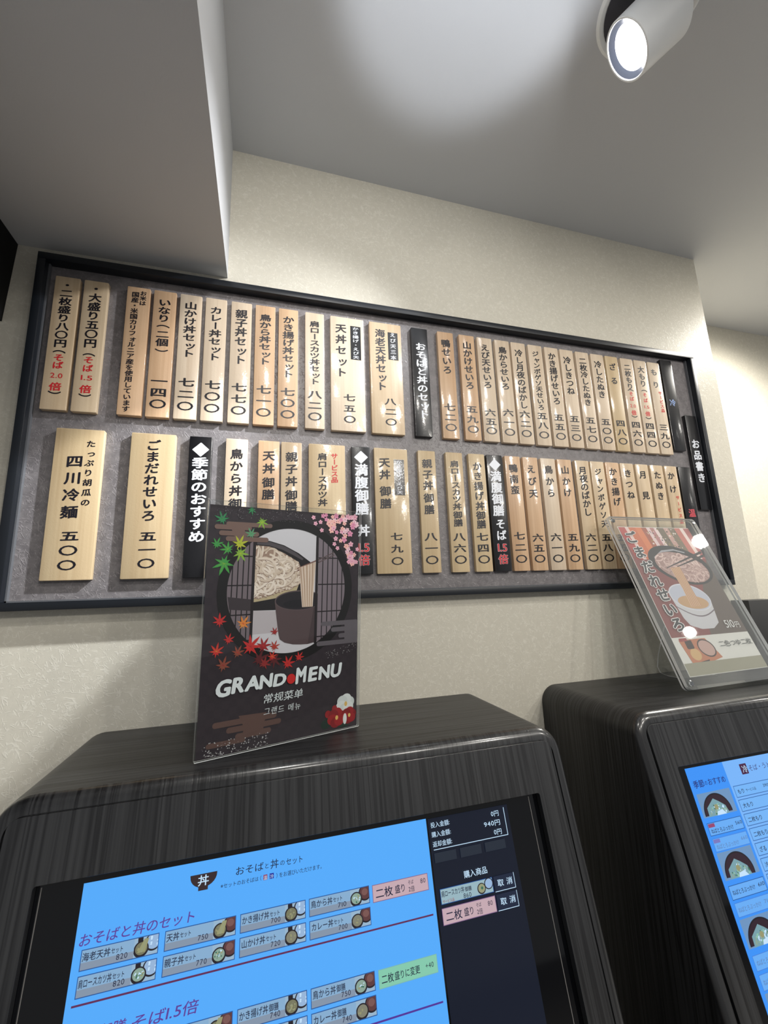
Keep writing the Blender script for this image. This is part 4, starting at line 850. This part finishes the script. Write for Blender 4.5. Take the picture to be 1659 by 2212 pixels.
LP = [(0.1594, 0.3175), (0.1987, 0.3207), (0.2000, 0.255), (0.2030, 0.2030), (0.1620, 0.2010), (0.1650, 0.255)]
s.poly(LP, PM('lifted_tan', (196, 156, 122)))
for k in range(12):
    f = (k + .5) / 12; A = [(0.1594 + 0.0393 * f, 0.3175 + 0.0032 * f), (0.1650 + 0.035 * f, 0.255), (0.1625 + 0.040 * f, 0.203)]
    s.strip([(a - .0009, b) for a, b in A], [(a + .0007, b) for a, b in A], PM('lt_%d' % (k % 2), [(214, 178, 146), (170, 126, 94)][k % 2]))
# strip with the small photograph
s.poly([(0.0551, 0.1169), (0.1500, 0.1169), (0.1800, 0.0660), (0.0694, 0.0460)], PM('tray_orange', (186, 118, 84)))
s.disc(0.140, 0.092, 0.030, 0.0225, PM('tray_dish', (70, 52, 50)), 30, 0, 360, -0.3); s.disc(0.140, 0.092, 0.026, 0.019, PM('tray_noodle', (190, 156, 146)), 30, 0, 360, -0.3)
s.disc(0.092, 0.0790, 0.018, 0.0150, PM('tray_sauce', (206, 168, 116)), 24); s.rect(0.073, 0.098, 0.093, 0.115, PM('tray_dark', (60, 42, 42)), 0.004); s.rect(0.058, 0.085, 0.113, 0.121, PM('tray_label', (150, 56, 56)), 0.001)
s.poly([(0.095, 0.060), (0.130, 0.0640), (0.125, 0.056), (0.090, 0.052)], PM('tray_dark', (60, 42, 42)))
s.rect(0.0365, 0.3240, 0.0300, 0.0600, PM('poster_olive', (150, 146, 126)))
ps_o = s.build('printed_sheet', st)
L = Sheet(SO, SU, SV, SN); L.h = -0.0014; L.k = 0.97
for i, (ch, (a, b)) in enumerate(zip('ごまだれせいろ', ((0.0654, 0.4156), (0.0700, 0.3680), (0.0740, 0.3223), (0.0752, 0.2790), (0.0790, 0.2388), (0.0780, 0.1975), (0.0790, 0.1570)))):
    L.h = -0.0014; L.char(ch, a, b, 0.047, 0.040, PM('title_outline', (240, 236, 234)), 0.10, 0.08); L.h = -0.0012; L.char(ch, a, b, 0.047, 0.040, ink, 0.045, 0.08)
L.row('510', 0.2480, 0.2860, 0.1480, 0.0300, PM('price_white', (226, 224, 222)), 0.0); L.row('円', 0.2870, 0.3060, 0.1450, 0.0190, PM('price_white', (226, 224, 222)), 0.0)
L.row('二色つゆ二枚', 0.1890, 0.3150, 0.0985, 0.0165, PM('grey_ink', (96, 98, 96)), 0.014); 
L.build('printed_lettering', ps_o)

# dark box standing on the right machine, behind the acrylic stand
o = box('dark_box', 1.4353, 1.568, 0.975, 1.0285, ZTOP + 0.0002, ZC - 0.0600, flat('dark_grey_shell', (62, 62, 62), 0.55, 0.4), None, 0.0015, loc=(1.50, 1.0, ZTOP))
tag(o, 'dark grey box on top of the right machine, against the wall beyond the acrylic stand', 'box')

# ------------------------------------------------------------------ ceiling spotlight
white_m = flat('lamp_white', (244, 246, 246), 0.35, 0.5)
sp = thing('ceiling_spotlight', 'white adjustable ceiling spotlight, lit, at the upper right', 'spotlight', (0.86, 0.43, ZT))
RL = 0.0575
V, F = lathe([(0.0, RL - 0.008), (0.010, RL - 0.004), (0.0105, RL - 0.0015), (0.0095, RL), (-0.02, RL + 0.0005), (-0.094, RL + 0.001), (-0.100, RL - 0.004), (-0.1005, 0.001)], LAMP, LAXIS, 56, False)
mesh_obj('housing', V, F, white_m, sp, smooth=True)
V, F = lathe([(0.0, 0.0006), (0.0006, RL - 0.015)], LAMP + LAXIS * -0.001, LAXIS, 48, False); mesh_obj('lens', V, F, flat('lit_lens', (255, 255, 255), emit=14.0), sp)
V, F = lathe([(0.0002, RL - 0.0155), (0.001, RL - 0.0145), (0.009, RL - 0.0045)], LAMP + LAXIS * -0.001, LAXIS, 48, False); mesh_obj('reflector', V, F, flat('reflector', (96, 102, 118), 0.25, 0.6), sp, smooth=True)
hc = Vector((0.772, 0.494, ZT))
V, F = lathe([(0.0, 0.088), (-0.004, 0.094), (-0.005, 0.098), (0.0, 0.104)], hc, (0, 0, 1), 56, False); mesh_obj('trim_ring', V, F, white_m, sp, smooth=True)
V, F = lathe([(-0.0015, 0.0002), (-0.0016, 0.0885)], hc, (0, 0, 1), 56, False); mesh_obj('recess', V, F, flat('recess_dark', (62, 62, 70), 0.7), sp)

bpy.data.objects.remove(_to); bpy.data.curves.remove(_cu)
